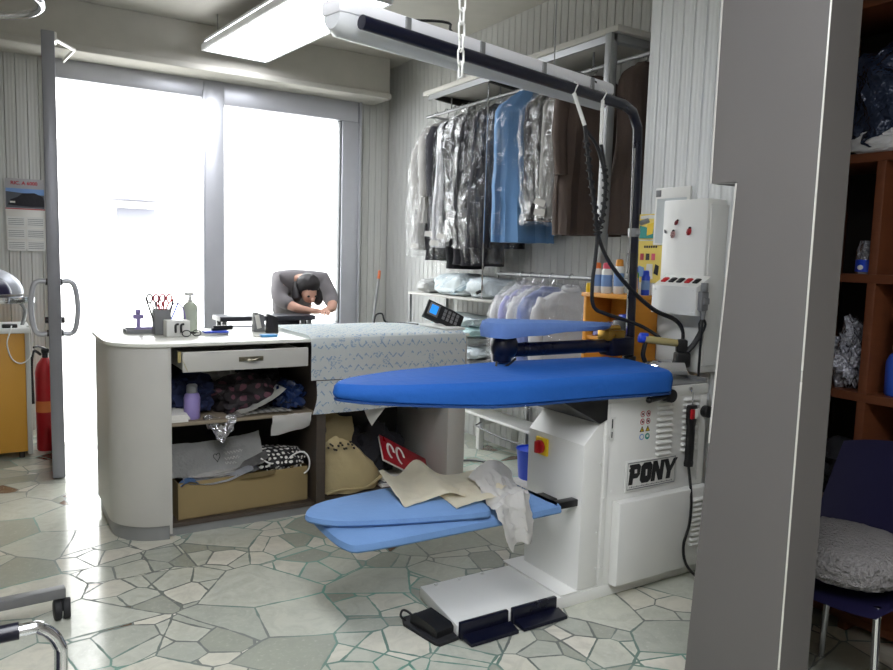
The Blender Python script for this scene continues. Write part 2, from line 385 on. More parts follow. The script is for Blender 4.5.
# shop front frame: mullions and rails of the doorway and the window
def frame_bar(lo, hi, nm, par, m='alu', bev=.006): return B().box(lo, hi, bev).out(nm, W[m], par)
b = B(); b.box((1.60, 6.545, 0), (1.77, 6.67, 2.90), .006); b.box((1.588, 6.53, 0), (1.607, 6.57, 2.80), .003)
w1 = b.struct('window_1', W['alu'])
frame_bar((1.77, 6.55, 2.70), (3.03, 6.66, 2.90), 'top_rail', w1); frame_bar((1.77, 6.55, .70), (2.88, 6.66, .80), 'bottom_rail', w1)
frame_bar((2.87, 6.55, 0), (3.035, 6.66, 2.70), 'side_post', w1); frame_bar((3.035, 6.53, 0), (3.06, 6.6, 2.90), 'cover_strip', w1)
frame_bar((2.852, 6.57, .80), (2.872, 6.65, 2.70), 'glazing_bead', w1, 'grey')
B().box((1.76, 6.60, .79), (2.88, 6.608, 2.71)).out('window_pane', W['glass'], w1)
b = B(); b.box((.43, 6.55, 0), (.49, 6.66, 2.90), .005); b.box((.49, 6.55, 2.74), (1.60, 6.66, 2.90), .005)
b.struct('door_2', W['alu'])   # the door frame
# open glass door leaf, seen edge-on
d0 = Vector((.347, 5.1, 0)); d1 = Vector((.432, 6.36, 0)); dv = (d1-d0).normalized(); LD = (d1-d0).length
DX = Matrix(((dv.x, -dv.y, 0, d0.x), (dv.y, dv.x, 0, d0.y), (0, 0, 1, 0), (0, 0, 0, 1)))
b = B(); b.box((0, -.036, .01), (.085, .036, 2.72), .006, xf=DX); b.box((LD-.07, -.03, .01), (LD, .03, 2.72), .006, xf=DX)
b.box((.085, -.03, .01), (LD-.07, .03, .13), .004, xf=DX); b.box((.085, -.03, 2.62), (LD-.07, .03, 2.72), .004, xf=DX)
dr = b.struct('door_1', mat('door_stile', '#85858b', .4, .3))
B().box((.08, -.004, .12), (LD-.06, .004, 2.63), xf=DX).out('door_pane', W['glass'], dr)
for s in (-1, 1):
    b = B(); b.tube([(.045, s*.03, 1.235), (.045, s*.085, 1.24), (.045, s*.115, 1.2), (.045, s*.128, 1.08), (.045, s*.115, .955), (.045, s*.085, .915), (.045, s*.03, .92)], .016, 10, sub=5, xf=DX)
    b.out('door_handle', W['alu'], dr)
    b = B(); b.cyl((.05, s*.03, 1.0), (.05, s*.055, 1.0), .02, seg=16, bev=.004, xf=DX); b.cyl((.045, s*.03, 1.235), (.045, s*.045, 1.237), .021, xf=DX); b.cyl((.045, s*.03, .92), (.045, s*.045, .92), .021, xf=DX)
    b.out('door_lock', W['black'], dr)
b = B(); b.box((.3, -.05, 2.735), (.42, .03, 2.79), .005, xf=DX); b.tube([(.36, -.01, 2.77), (.75, -.16, 2.80), (1.24, -.1, 2.82)], .012, 6, xf=DX)
b.out('door_closer', W['trimlight'], dr)
# outside
b = B(); b.box((-9, 6.78, -.16), (14, 22, -.06)); b.struct('ground_outside', W['pave'], 0)
b = B(); b.box((-9, 17, -.06), (14, 17.6, 9)); f = b.struct('wall_outside', W['outside'], 0)
B().box((2.35, 16.9, 1.1), (3.1, 17.02, 2.3), .01).out('shop_window', mat('far_window', '#595960'), f)
B().box((1.85, 16.4, 2.45), (3.3, 17.02, 2.65), .02).out('awning', mat('far_awning', '#606068'), f)
# grey jamb of the opening the picture is taken through
b = B()
PX0, PX1, PY0, PY1 = 1.9, 2.045, 1.195, 1.54
b.box((PX0, PY0, 1.70), (PX1, PY1, CEIL))
t = bmesh.new()
lo = [(PX0, PY0), (PX1, PY0), (PX1, 1.527), (PX0, 1.527)]; hi = [(PX0, PY0), (PX1, PY0), (PX1, 1.447), (PX0, 1.447)]
A = [t.verts.new((*p, 0)) for p in lo]; C2 = [t.verts.new((*p, 1.70)) for p in hi]
for i in range(4): t.faces.new((A[i], A[(i+1) % 4], C2[(i+1) % 4], C2[i]))
t.faces.new(A[::-1]); t.faces.new(C2); bmesh.ops.recalc_face_normals(t, faces=t.faces[:]); b._add(t)
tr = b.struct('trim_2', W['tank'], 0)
B().cyl((PX0+.001, PY0+.001, 0), (PX0+.001, PY0+.001, CEIL), .0028, seg=10).out('corner_bead', W['trimlight'], tr)
B().tube([(PX0-.002, PY1, CEIL), (PX0-.002, PY1, 1.70), (PX0-.002, 1.448, 1.695), (PX0-.002, 1.484, .9)], .003, 6).out('edge_highlight', W['trimlight'], tr)  # pale bead drawn in place of the light along the jamb's edge
# added unseen partition behind the jamb, keeps window light out of the side room
t = bmesh.new(); pl = [(2.04, 1.30), (2.05, 1.45), (3.03, 2.10), (3.03, 1.98)]
B().prism(pl, 0, CEIL).struct('wall_light_block', W['plain'], 0)
# ceiling light panels, with unseen ones added as fill
def light_panel(label, c, ln, wd, ang, z=3.0, glow='lampglow'):
    M = Matrix.Translation((c[0], c[1], z)) @ Matrix.Rotation(rad(ang), 4, 'Z')
    t = T('ceiling_light', label, 'light', (c[0], c[1], z), 'ceiling light boxes')
    b = B(); h = .012
    for lo, hi in (((-wd/2-.02, -ln/2-.02, 0), (-wd/2, ln/2+.02, .05)), ((wd/2, -ln/2-.02, 0), (wd/2+.02, ln/2+.02, .09)), ((-wd/2, -ln/2-.02, 0), (wd/2, -ln/2, .09)), ((-wd/2, ln/2, 0), (wd/2, ln/2+.02, .09))): b.box(lo, hi, .003, xf=M)
    b.box((-wd/2, -ln/2, .07), (wd/2, ln/2, .09), xf=M)
    b.out('housing', W['batten'], t)
    B().box((-wd/2, -ln/2, .012), (wd/2, ln/2, .03), xf=M).out('diffuser', W[glow], t)
    for sx in (-.4, .4):
        for sy in (-.42, .42): B().cyl((sx*wd, sy*ln, .09), (sx*wd, sy*ln, CEIL-z), .004, seg=6, xf=M).out('hanger_rod', W['steel'], t)
    return t
light_panel('glowing white light box under the ceiling, beside the shutter housing', (1.83, 5.17), 1.86, .50, 5.5)
light_panel('added unseen light box under the ceiling above the ironing place, for fill light', (.3, .9), 1.86, .50, 0, glow='fillglow')  # added out of view to brighten faces turned to the camera
light_panel('added unseen light box under the ceiling behind the viewer, for fill light', (.3, -1.1), 1.5, .50, 0, glow='fillglow')  # another added fill box, unseen, lighting the room from behind the camera

# ------------------------------------------------------------------ the ironing machine
YF = 2.25
m = T('ironing_table', 'white steam ironing table with a blue padded board and black and white logo plate', 'ironing table', (2.3, 2.45, 0))
b = B(); b.prism([(1.488, 2.25), (2.84, 2.246), (2.84, 2.62), (1.535, 2.62)], 0, .052, .004); b.box((2.0, 2.25, .052), (2.84, 2.66, .06))
for x in (1.6, 1.72, 1.84): b.cyl((x, 2.60, .052), (x, 2.60, .058), .008, seg=8)
b.out('base', W['white'], m)
b = B(); b.box((2.20, YF, .058), (2.845, 2.68, .90), .005)
b.box((2.20, YF-.004, .862), (2.845, YF+.01, .905), .002); b.box((2.205, YF-.003, .09), (2.232, YF+.01, .86), .002); b.box((2.80, YF-.002, .45), (2.842, YF, .85), .001)
for z in (.14, .45, .72): b.cyl((2.214, YF-.008, z), (2.214, YF-.002, z), .006, seg=8)
for p in ((2.26, .79), (2.26, .47), (2.80, .50), (2.25, .12), (2.84-.02, .76)): b.cyl((p[0], YF-.004, p[1]), (p[0], YF, p[1]), .005, seg=8)
b.out('cabinet', W['white'], m)
sw = B().prism([(2.09, -.06), (2.2, -.06), (2.2, -.80), (2.09, -.69)], -2.62, -YF, .004, xf=Matrix(((1, 0, 0, 0), (0, 0, -1, 0), (0, -1, 0, 0), (0, 0, 0, 1))))
for p in ((2.19, .60), (2.186, .30), (2.19, .14)): sw.cyl((p[0], YF-.005, p[1]), (p[0], YF, p[1]), .006, seg=8)
sb = sw.out('switch_box', W['white'], m)
b = B(); b.box((2.078, 2.475, .587), (2.092, 2.557, .667), .006); b.m(1); b.cyl((2.08, 2.516, .627), (2.062, 2.516, .627), .030, seg=20, bev=.004); b.box((2.045, 2.507, .60), (2.064, 2.525, .654), .005)
b.out('isolator_switch', [W['yellow'], W['red']], sb)
# lower cover with louvres
b = B(); b.prism([(2.262, .06), (2.835, .06), (2.835, .432), (2.262, .432)], 0, .055, .012, xf=FY(0, YF, 0)); cv = b.out('lower_cover', W['white'], m)
def louvre(b, x, z, w, y, h=.013):
    prof = []
    for k in range(9):
        a = k/8; ww = w/2*(1 if 0 < k < 8 else .93)
        prof.append((x-w/2+a*w, .006*math.sin(PI*min(1, max(0, (a*1.06-.03))))))
    rings = []
    for a in (0, .35, .7, 1.0):
        dep = (0, .006, .011, .012)[int(a*3+.4)]
        rings.append([(x-w/2+.006*a*0, y, z+h-a*h), (x-w/2+w*.06, y-dep, z+h-a*h), (x+w/2-w*.06, y-dep, z+h-a*h), (x+w/2, y, z+h-a*h)])
    b.loft(rings, (1, 1))
def louvres(x, z0, z1, n, w, y, par):
    for i in range(n):
        b = B(); louvre(b, x, z0+(z1-z0)*i/(n-1), w, y); b.out('louvre', W['white'], par)
louvres(2.565, .60, .835, 10, .10, YF, m); louvres(2.735, .60, .835, 10, .105, YF, m); louvres(2.755, .165, .375, 10, .085, YF-.055, cv)
# logo plate
b = B(); b.box((2.335, YF-.006, .455), (2.655, YF, .592), .012); pl = b.out('logo_plate', W['whitep'], m)
b = B(); b.tube([(2.345, YF-.0065, .465), (2.345, YF-.0065, .583), (2.645, YF-.0065, .583), (2.645, YF-.0065, .465)], .0022, 6, True); b.out('plate_border', W['grey'], pl)
LT = {  # heavy slanted capitals, unit height
 'P': [[(0, 0), (.27, 0), (.27, .3), (.55, .3), (.70, .45), (.70, .86), (.56, 1), (-.06, 1), (-.06, .88), (0, .88), (0, .8), (-.06, .8), (-.06, .66), (0, .66)]],
 'O': [[(.16, 0), (.60, 0), (.76, .16), (.76, .84), (.60, 1), (.16, 1), (0, .84), (0, .16)]],
 'N': [[(0, 0), (.26, 0), (.26, .5), (.52, 0), (.80, 0), (.80, 1), (.54, 1), (.54, .5), (.28, 1), (0, 1)]],
 'Y': [[(.24, 0), (.52, 0), (.54, .36), (.92, 1), (.64, 1), (.44, .62), (.24, 1), (-.06, 1), (.25, .38)]]}
b = B(); x = 0; sc = .091
for ch, adv in (('P', .74), ('O', .79), ('N', .82), ('Y', .9)):
    for po in LT[ch]:
        b.prism([((x+px+.12*py)*sc, py*sc) for px, py in po], 0, .0014, xf=FY(2.352, YF-.006, .485))
    x += adv
b.m(1)
b.prism([((.30+.12*.68+px)*sc, py*sc) for px, py in ((0, .55), (.16, .55), (.16, .74), (0, .74))], 0, .0018, xf=FY(2.352, YF-.006, .485))
b.prism([((.74+.34+.12*.5+px)*sc, py*sc) for px, py in ((0, .34), (.1, .34), (.1, .66), (0, .66))], 0, .0018, xf=FY(2.352, YF-.006, .485))
b.out('logo', [W['ink'], W['whitep']], pl, 0)
b = B()
for i in range(26): b.box((2.36+i*.0105, YF-.0068, .472), (2.36+i*.0105+.0075, YF-.006, .472+.0035+.002*(i % 3 == 1)))
b.out('small_print', W['grey'], pl, 0)
# eight warning signs
for i in range(4):
    for j in range(2):
        x = 2.425+j*.035; z = .795-i*.034; b = B(); y = YF-.0012
        if i < 2:
            b.cyl((x, YF, z), (x, y, z), .0135, seg=20); b.m(1); b.cyl((x, YF, z), (x, y-.0004, z), .0105, seg=20); b.m(2); b.box((x-.006, y-.0009, z-.004), (x+.006, y-.0003, z+.004), 0); b.m(0)
            b.box((-.012, 0, -.0012), (.012, .0006, .0012), xf=Matrix.Translation((x, y-.0016, z)) @ Matrix.Rotation(rad(45), 4, 'Y')); ms = [W['redink'], W['whitep'], W['ink']]
        elif i == 2:
            b.prism([(-.014, -.011), (.014, -.011), (0, .014)], 0, .0012, xf=FY(x, YF, z)); b.m(1); b.prism([(-.009, -.008), (.009, -.008), (0, .0085)], 0, .0017, xf=FY(x, YF, z)); b.m(0); b.box((x-.0012, YF-.0024, z-.005), (x+.0012, YF-.0016, z+.003)); ms = [W['ink'], W['yellow']]
        else:
            b.cyl((x, YF, z), (x, y, z), .014, seg=20); b.m(1)
            if j: b.box((x-.006, y-.0008, z-.004), (x+.006, y, z+.007), .001)
            else: b.cyl((x, YF, z), (x, y-.0006, z), .009, seg=16)
            ms = [W['skyblue'] if not j else W['teal'], W['whitep']]
        b.out('warning_sign', ms, m, 0)
b = B(); b.m(0).box((2.232, YF-.0052, .70), (2.25, YF-.003, .80)); b.m(1).box((2.237, YF-.006, .75), (2.243, YF-.005, .79)); b.box((2.237, YF-.006, .71), (2.243, YF-.005, .735)); b.out('arrow_sticker', [W['whitep'], W['ink']], m, 0)
# clamp lever and knobs
b = B(); b.cyl((2.555, YF, .873), (2.555, YF-.05, .873), .030, seg=20, bev=.006); b.cyl((2.55, YF-.03, .875), (2.41, YF-.05, .868), .011, .013, 10); b.ball((2.405, YF-.05, .868), .015, 2); b.out('lever_knob', W['black'], m)
b = B(); b.cyl((2.826, YF, .775), (2.826, YF-.035, .775), .028, seg=20, bev=.005); b.out('control_knob', W['black'], m)
# metal top and the block under the board
b = B(); b.box((2.22, 2.26, .90), (2.845, 2.68, .912)); b.box((2.835, 2.255, .90), (2.848, 2.68, .928), .002); b.box((2.3, 2.665, .90), (2.848, 2.68, .928), .002); b.out('metal_top', W['steel'], m)
b = B(); b.prism([(1.93, -.90), (2.21, -.90), (2.21, -.79), (2.17, -.775)], -2.66, -2.243, .004, xf=Matrix(((1, 0, 0, 0), (0, 0, -1, 0), (0, -1, 0, 0), (0, 0, 0, 1))))
b.box((1.35, 2.36, .885), (2.3, 2.52, .905), .004); b.out('board_support', W['black'], m)
# main padded board
OUT = [(1.052, 2.455), (1.088, 2.39), (1.20, 2.325), (1.45, 2.262), (1.77, 2.215), (2.12, 2.198), (2.44, 2.17), (2.53, 2.19), (2.585, 2.33), (2.63, 2.54), (2.60, 2.65), (2.45, 2.685), (1.98, 2.712), (1.69, 2.69), (1.43, 2.66), (1.25, 2.60), (1.13, 2.545)]
tl = lambda base: (lambda x: base+max(0, 1.6-x)*.07)
b = B(); pad(b, OUT, [(tl(.900), .05), (tl(.896), .012), (tl(.905), .002), (.955, -.002), (.978, .003), (.990, .016), (.9915, .035)]); b.out('padded_board', W['bluepad'], m)
b = B(); pad(b, OUT, [(tl(.893), .022), (tl(.889), .016), (tl(.889), .004), (tl(.897), .002)]); b.out('elastic_hem', mat('hem_blue', '#1c4684', .8), m)
# sleeve board on its swivel arm
b = B(); b.cyl((1.95, 2.63, 1.05), (2.69, 2.63, 1.05), .032, seg=20, bev=.006)
b.cyl((2.05, 2.63, 1.05), (2.062, 2.63, 1.05), .0335, seg=20); b.cyl((2.40, 2.63, 1.05), (2.41, 2.63, 1.05), .0335, seg=20)
b.ball((1.94, 2.63, 1.07), (.062, .05, .062), 3, sq=.85); b.cyl((1.93, 2.63, 1.0), (1.93, 2.63, 1.125), .042, seg=20, bev=.006); b.box((2.55, 2.58, 1.0), (2.70, 2.68, 1.09), .012)
b.out('sleeve_arm', W['navy'], m)
b = B(); b.tube([(1.87, 2.585, 1.01), (1.86, 2.57, .985), (1.90, 2.56, .99), (1.96, 2.57, 1.02)], .005, 6, sub=3); b.out('release_lever', W['black'], m)
SO = [(1.835, 2.63), (1.85, 2.57), (1.93, 2.555), (2.25, 2.575), (2.52, 2.59), (2.55, 2.63), (2.52, 2.67), (2.25, 2.69), (1.93, 2.705), (1.85, 2.69)]
b = B(); pad(b, SO, [(lambda x: 1.128, .02), (lambda x: 1.112+max(0, x-1.9)*.04, .002), (lambda x: 1.148, -.004), (lambda x: 1.178-max(0, x-1.9)*.025, .004), (lambda x: 1.19-max(0, x-1.9)*.04, .03)], 5); b.jit(.004, 9, 3); b.out('sleeve_board', W['sleeveblue'], m)
b = B(); b.box((2.53, 2.59, 1.075), (2.64, 2.67, 1.125), .006); b.cyl((2.55, 2.63, 1.13), (2.63, 2.63, 1.13), .018, seg=14); b.cyl((2.57, 2.58, 1.1), (2.57, 2.68, 1.1), .008, seg=10); b.out('board_clamp', W['brass'], m)
# gallows pole: upright, bend, boom
PT = [(2.715, 2.63, .91), (2.705, 2.63, 1.5), (2.692, 2.63, 2.02), (2.682, 2.625, 2.10), (2.63, 2.612, 2.165), (2.55, 2.59, 2.185), (1.8, 2.435, 2.195), (1.06, 2.28, 2.205)]
b = B(); b.tube(PT, .0235, 12); po = b.out('pole', W['navy'], m)
b = B(); b.cyl((2.715, 2.63, .912), (2.714, 2.63, .99), .034, seg=16, bev=.004); b.box((2.66, 2.6, .912), (2.8, 2.67, .93), .003); b.out('pole_socket', W['black'], po)
b = B(); b.cyl((2.701, 2.63, 1.58), (2.701, 2.63, 1.62), .029, seg=16); b.cyl((2.701, 2.60, 1.6), (2.67, 2.575, 1.6), .009, seg=8); b.cyl((2.71, 2.6, 1.645), (2.745, 2.58, 1.66), .012, seg=8); b.out('pole_clamp', W['steel'], po)
b = B(); b.cyl((2.702, 2.63, 1.40), (2.701, 2.63, 1.50), .0265, seg=16); b.out('tape_band', W['black'], po)
b = B(); b.tube([(2.682, 2.622, 1.0), (2.67, 2.62, 1.4), (2.662, 2.615, 2.0)], .0045, 6); b.out('pole_highlight', W['chrome'], po)  # thin chrome line shaped as the bright highlight on the pole's left edge
for p0, p1 in (((2.165, 2.50, 2.17), (2.225, 2.49, 2.04)), ((2.36, 2.53, 2.17), (2.335, 2.50, 1.97))):
    b = B(); b.cyl(p0, p1, .0085, seg=10); b.tube([Vector(p0)+Vector((0, 0, .045)), Vector(p0)+Vector((-.005, -.03, .03)), p0], .004, 6); b.out('hose_spring', W['whitep'], po)
# catch tray
b = B(); TB = [(1.03, 2.47), (1.04, 2.30), (1.12, 2.255), (1.5, 2.25), (1.94, 2.25), (1.97, 2.30), (1.98, 2.68), (1.93, 2.73), (1.5, 2.74), (1.12, 2.72), (1.05, 2.66)]
pad(b, TB, [(.421, .02), (.417, .004), (.425, -.002), (.446, .002), (.457, .02)], 3); ty = b.out('catch_tray', W['paleblue'], m)
b = B(); b.box((1.5, 2.40, .40), (2.09, 2.50, .42), .003); b.box((1.96, 2.27, .425), (2.09, 2.31, .455), .003); b.out('tray_bracket', W['black'], ty)
# treadle bars on the plinth
for x0 in (1.488, 1.735):
    b = B(); b.box((x0, 2.226, .008), (x0+.225, 2.246, .074), .004); b.prism([(2.245, .004), (2.168, .004), (2.17, .016), (2.226, .028)], x0+.01, x0+.235, .003, xf=Matrix(((0, 0, 1, 0), (1, 0, 0, 0), (0, 1, 0, 0), (0, 0, 0, 1))))
    b.out('treadle', W['navy'], m)

# hand switch hanging from a hook on the machine
h = T('hand_switch', 'black hand switch with red and white buttons hanging on the white cabinet front', 'switch', (2.717, YF-.02, .50))
b = B(); b.loft([[(2.717+hw*cx, YF-.022+.016*cy, z) for cx, cy in ((-1, -.6), (-.6, -1), (.6, -1), (1, -.6), (1, .6), (.6, 1), (-.6, 1), (-1, .6))] for z, hw in ((.815, .022), (.80, .027), (.74, .025), (.72, .019), (.56, .018), (.545, .022), (.53, .02))]); b.out('grip', W['black'], h)
B().box((2.691, YF-.045, .755), (2.715, YF-.034, .80), .004).out('button', W['red'], h)['label'] = 'red button'
B().box((2.719, YF-.045, .755), (2.743, YF-.034, .80), .004).out('button', W['whitep'], h)['label'] = 'white button'
b = B(); b.tube([(2.717, YF-.005, .885), (2.717, YF-.018, .875), (2.724, YF-.018, .855), (2.719, YF-.02, .835), (2.722, YF-.02, .81)], .0035, 6, sub=3); b.cyl((2.717, YF, .888), (2.717, YF-.012, .888), .009, seg=10); b.out('hook', W['chrome'], h)
b = B(); b.tube([(2.718, YF-.02, .54), (2.724, YF-.03, .47), (2.70, YF-.065, .38), (2.69, YF-.07, .27), (2.66, YF-.07, .18), (2.675, YF-.08, .09), (2.75, YF-.10, .012), (2.82, YF-.06, .008), (2.93, YF+.02, .008)], .0065, 8, sub=6); b.out('cable', W['black'], h)

# foot pedal on the floor
f = T('foot_pedal', 'black foot pedal lying on the floor at the corner of the white base', 'pedal', (1.40, 2.34, 0))
R1 = Matrix.Translation((1.435, 2.36, 0)) @ Matrix.Rotation(rad(10), 4, 'Z')
b = B(); b.prism([(-.055, -.12), (.035, -.125), (.06, -.09), (.06, .10), (.03, .13), (-.04, .13), (-.065, .09), (-.065, -.10)], 0, .014, .003, xf=R1); b.out('base_plate', W['rubber'], f)
b = B(); b.loft([[(x*.043, y, z+.0) for x, z in ((-1, z0), (1, z0), (1, z1), (-1, z1))] for y, z0, z1 in ((-.085, .014, .038), (-.07, .014, .05), (.05, .014, .062), (.075, .014, .045))], xf=R1); b.out('pedal_plate', W['black'], f)
b = B(); b.tube([(-.045, .10, .012), (-.055, .12, .028), (-.03, .14, .036), (-.01, .13, .028), (.0, .10, .012)], .005, 8, sub=4, xf=R1); b.out('guard_loop', W['black'], f)
b = B(); b.tube([(.055, -.02, .012), (.075, -.05, .008), (.085, -.09, .008), (.16, -.125, .008)], .005, 6, sub=4, xf=R1); b.out('cable', W['black'], f)

# steam iron standing on the metal top
ir = T('steam_iron', 'steam iron with a cork handle standing on the metal top beside the pole', 'iron', (2.72, 2.42, .912))
RI = Matrix.Translation((2.725, 2.42, .913)) @ Matrix.Rotation(rad(-28), 4, 'Z')   # nose towards -X
sole = lambda w, l0, l1, z: [(-l0, -w*.0, z), (-l0*.75, -w*.62, z), (-l0*.2, -w, z), (l1, -w*.95, z), (l1, w*.95, z), (-l0*.2, w, z), (-l0*.75, w*.62, z)]
b = B(); b.loft([sole(.052, .125, .10, .022), sole(.055, .13, .105, .026), sole(.055, .13, .105, .036), sole(.052, .125, .10, .04)], xf=RI); b.out('soleplate', W['steel'], ir)
b = B(); b.loft([sole(.050, .12, .098, .038), sole(.048, .115, .095, .06), sole(.04, .09, .09, .078), sole(.02, .04, .06, .085)], xf=RI); b.out('steam_body', W['chrome'], ir)
b = B(); b.box((.055, -.03, .05), (.125, .03, .125), .012, xf=RI); b.box((.06, -.022, .12), (.11, .022, .185), .01, xf=RI); b.out('handle_bracket', W['black'], ir)
b = B(); b.tube([(-.085, 0, .07), (-.10, 0, .11), (-.09, 0, .17)], .011, 10, sub=3, xf=RI); b.out('handle_bracket', W['black'], ir)
b = B(); b.cyl((-.10, 0, .183), (.075, 0, .165), .0185, .017, 16, .005, xf=RI); b.out('handle', W['cork'], ir)
b = B(); b.cyl((-.125, 0, .187), (-.095, 0, .183), .021, seg=16, bev=.005, xf=RI); b.box((-.12, -.014, .195), (-.08, .014, .212), .005, xf=RI); b.out('thumb_switch', W['blueplastic'], ir)
b = B(); b.tube([(.10, 0, .12), (.135, .0, .15), (.165, 0, .20), (.18, 0, .235)], .014, 8, sub=3, xf=RI); b.tube([(.17, 0, .22), (.165, 0, .26), (.18, 0, .285), (.195, 0, .26), (.185, 0, .225)], .006, 6, sub=3, xf=RI); b.out('hose_lead', W['black'], ir)
H1 = [(2.225, 2.49, 2.04), (2.24, 2.49, 1.98), (2.26, 2.49, 1.88), (2.29, 2.49, 1.76), (2.325, 2.495, 1.64), (2.335, 2.495, 1.57), (2.325, 2.49, 1.46), (2.305, 2.48, 1.35), (2.33, 2.49, 1.25), (2.42, 2.50, 1.215), (2.55, 2.52, 1.185), (2.66, 2.50, 1.15), (2.72, 2.44, 1.10)]
H2 = [(2.335, 2.50, 1.97), (2.36, 2.50, 1.88), (2.375, 2.50, 1.78), (2.365, 2.50, 1.66), (2.345, 2.50, 1.575), (2.42, 2.50, 1.455), (2.56, 2.49, 1.33), (2.70, 2.47, 1.235), (2.83, 2.45, 1.185), (2.875, 2.44, 1.12), (2.86, 2.44, 1.03), (2.82, 2.44, .98), (2.80, 2.435, .965)]
H2b = [(p[0]+.022, p[1]+.02, p[2]-.008) for p in H2[4:]]
bb = B()
bb.tube(H1, .0085, 8, sub=5); bb.tube(H2, .0085, 8, sub=5); bb.tube([H2[4]]+H2b, .0075, 8, sub=5)
bb.tube([(2.225, 2.49, 2.03), (2.30, 2.49, 1.96), (2.35, 2.495, 1.87), (2.375, 2.50, 1.78)], .007, 8, sub=5)
for H in (H1[1:6], H2[1:5]):   # spiral wrap round the upper hoses
    P = crom([Vector(p) for p in H], 40); L = []
    for i, p in enumerate(P): a = i*.55; L.append(p+Vector((math.cos(a)*.013, math.sin(a)*.013, 0)))
    bb.tube(L, .004, 5)
bb.out('hose', W['rubber'], ir)

# loose padded board on the tray, cloths on it
b = B(); A1 = [(.985, 2.545), (1.0, 2.48), (1.09, 2.40), (1.33, 2.315), (1.58, 2.25), (1.635, 2.27), (1.66, 2.36), (1.70, 2.62), (1.62, 2.67), (1.42, 2.685), (1.2, 2.665), (1.06, 2.63)]
pad(b, A1, [(.464, .02), (.461, .004), (.469, -.002), (.485, .002), (.494, .025)], 4)
b.thing('padded_board', 'pale blue round-nosed padded board lying loose on the catch tray', 'board', W['paleblue'], (1.3, 2.5, .461))
def crumple(u, v, c, ax, ay, z, amp, sc, seed, lift=0):
    p = Vector((u*sc, v*sc, seed*3.3)); n = noise.fractal(p, .7, 2, 3)
    return Vector((c[0]+ax[0]*(u-.5)+ay[0]*(v-.5), c[1]+ax[1]*(u-.5)+ay[1]*(v-.5), z+amp*max(-.25, n)+lift))
def f1(u, v):
    # tan pressing cloth, folded over itself with a peak
    x = 1.33+.46*u+.05*v; y = 2.40+.33*v-.02*u+.03*math.sin(u*6)
    e = .5-abs(v-.5)
    z = .500+.072*math.exp(-((u-.42)/.13)**2)*(.35+.65*v)+.03*math.exp(-((u-.98)/.12)**2)*(1-v)+.05*math.exp(-((u-.02)/.12)**2)*v+.008*noise.noise(Vector((u*7, v*7, 2)))
    return Vector((x, y, z))
B().sheet(f1, 34, 20, .006).thing('pressing_cloth', 'cream pressing cloth rumpled into a peak on the pale blue board', 'cloth', W['cream'], (1.55, 2.5, .5))
def f1b(u, v):
    return Vector((1.50+.30*u+.03*v, 2.30+.22*v+.03*u, .499+.012*math.sin(u*3)+.006*noise.noise(Vector((u*6, v*6, 5)))))
B().sheet(f1b, 16, 12, .005).thing('pressing_cloth', 'flat cream cloth beneath the peaked pressing cloth, at the front of the board', 'cloth', W['cream'], (1.62, 2.4, .499))
def f2(u, v):
    # white garment: lies behind, then hangs over the front edge of the tray and narrows to a point
    L = v*1.0
    if L < .55:
        y = 2.60-.36*(L/.55); z = .505+.035*math.sin(u*PI)+.03*math.sin(L*9+u*3)*(1-L)
        x = 1.86-.14*(L/.55)+(u-.5)*(.24-.10*L)
    else:
        q = (L-.55)/.45; y = 2.24-.03*math.sin(q*PI*.5)-.012*math.cos(u*9); z = .50-.17*q+.02*math.sin(u*PI)*q; x = 1.72+.03*q+(u-.5)*(.18-.07*q*q)
    n = noise.fractal(Vector((u*5, v*6, 8)), .7, 2, 3)
    return Vector((x+.008*n, y-.012*abs(n), z+.014*n))
B().sheet(f2, 22, 40, .006).thing('white_cloth', 'crumpled white cloth hanging over the front edge of the catch tray', 'cloth', W['whitecloth'], (1.75, 2.4, .5))

# strip lamp beside the boom
LA = Vector((.985, 2.36, 2.235)); LB = Vector((2.53, 2.70, 2.235)); ld = (LB-LA).normalized(); LL = (LB-LA).length
LM = Matrix(((ld.x, -ld.y, 0, LA.x), (ld.y, ld.x, 0, LA.y), (0, 0, 1, LA.z), (0, 0, 0, 1)))
la = T('strip_lamp', 'long white strip lamp with a clear diffuser fixed along the navy boom', 'lamp', (1.75, 2.53, 2.235))
b = B(); b.prism([(0, -.05), (.035, -.06), (LL-.035, -.06), (LL, -.05), (LL, .05), (LL-.035, .06), (.035, .06), (0, .05)], 0, .052, .012, xf=LM); b.out('housing', W['batten'], la)
def drg(x, w, d): return [(x, w*math.cos(a), d*math.sin(a)) for a in [PI+PI*k/12 for k in range(13)]]
b = B(); b.loft([drg(.005, .045, .045), drg(.03, .056, .066), drg(LL-.03, .056, .066), drg(LL-.005, .045, .045)], xf=LM); b.out('diffuser', W['tube'], la)
for q in (.18, .42, .66, .88):
    b = B(); b.box((LL*q-.012, -.066, -.03), (LL*q+.012, -.058, .045), .002, xf=LM); b.box((LL*q-.012, -.066, .037), (LL*q+.012, .066, .043), .002, xf=LM); b.out('clip', W['steel'], la)
b = B(); b.tube([(LL*.2, -.05, .045), (LL*.3, -.065, .07), (LL*.36, -.03, .05), (LL*.7, -.02, .045), (LL*.84, -.04, .055), (LL*.9, -.06, .03)], .005, 6, sub=5, xf=LM); b.out('cable', W['black'], la)
b = B(); b.tube([(.06, -.02, .03), (.05, -.02, .2), (.05, -.02, CEIL-2.238)], .003, 6, xf=LM); b.tube([(.02, 0, .03), (-.2, .25, .25), (-.3, .35, CEIL-2.24)], .003, 6, xf=LM); b.tube([(LL*.75, 0, .03), (LL*.75, 0, CEIL-2.238)], .003, 6, xf=LM); b.out('suspension_wire', W['steel'], la)
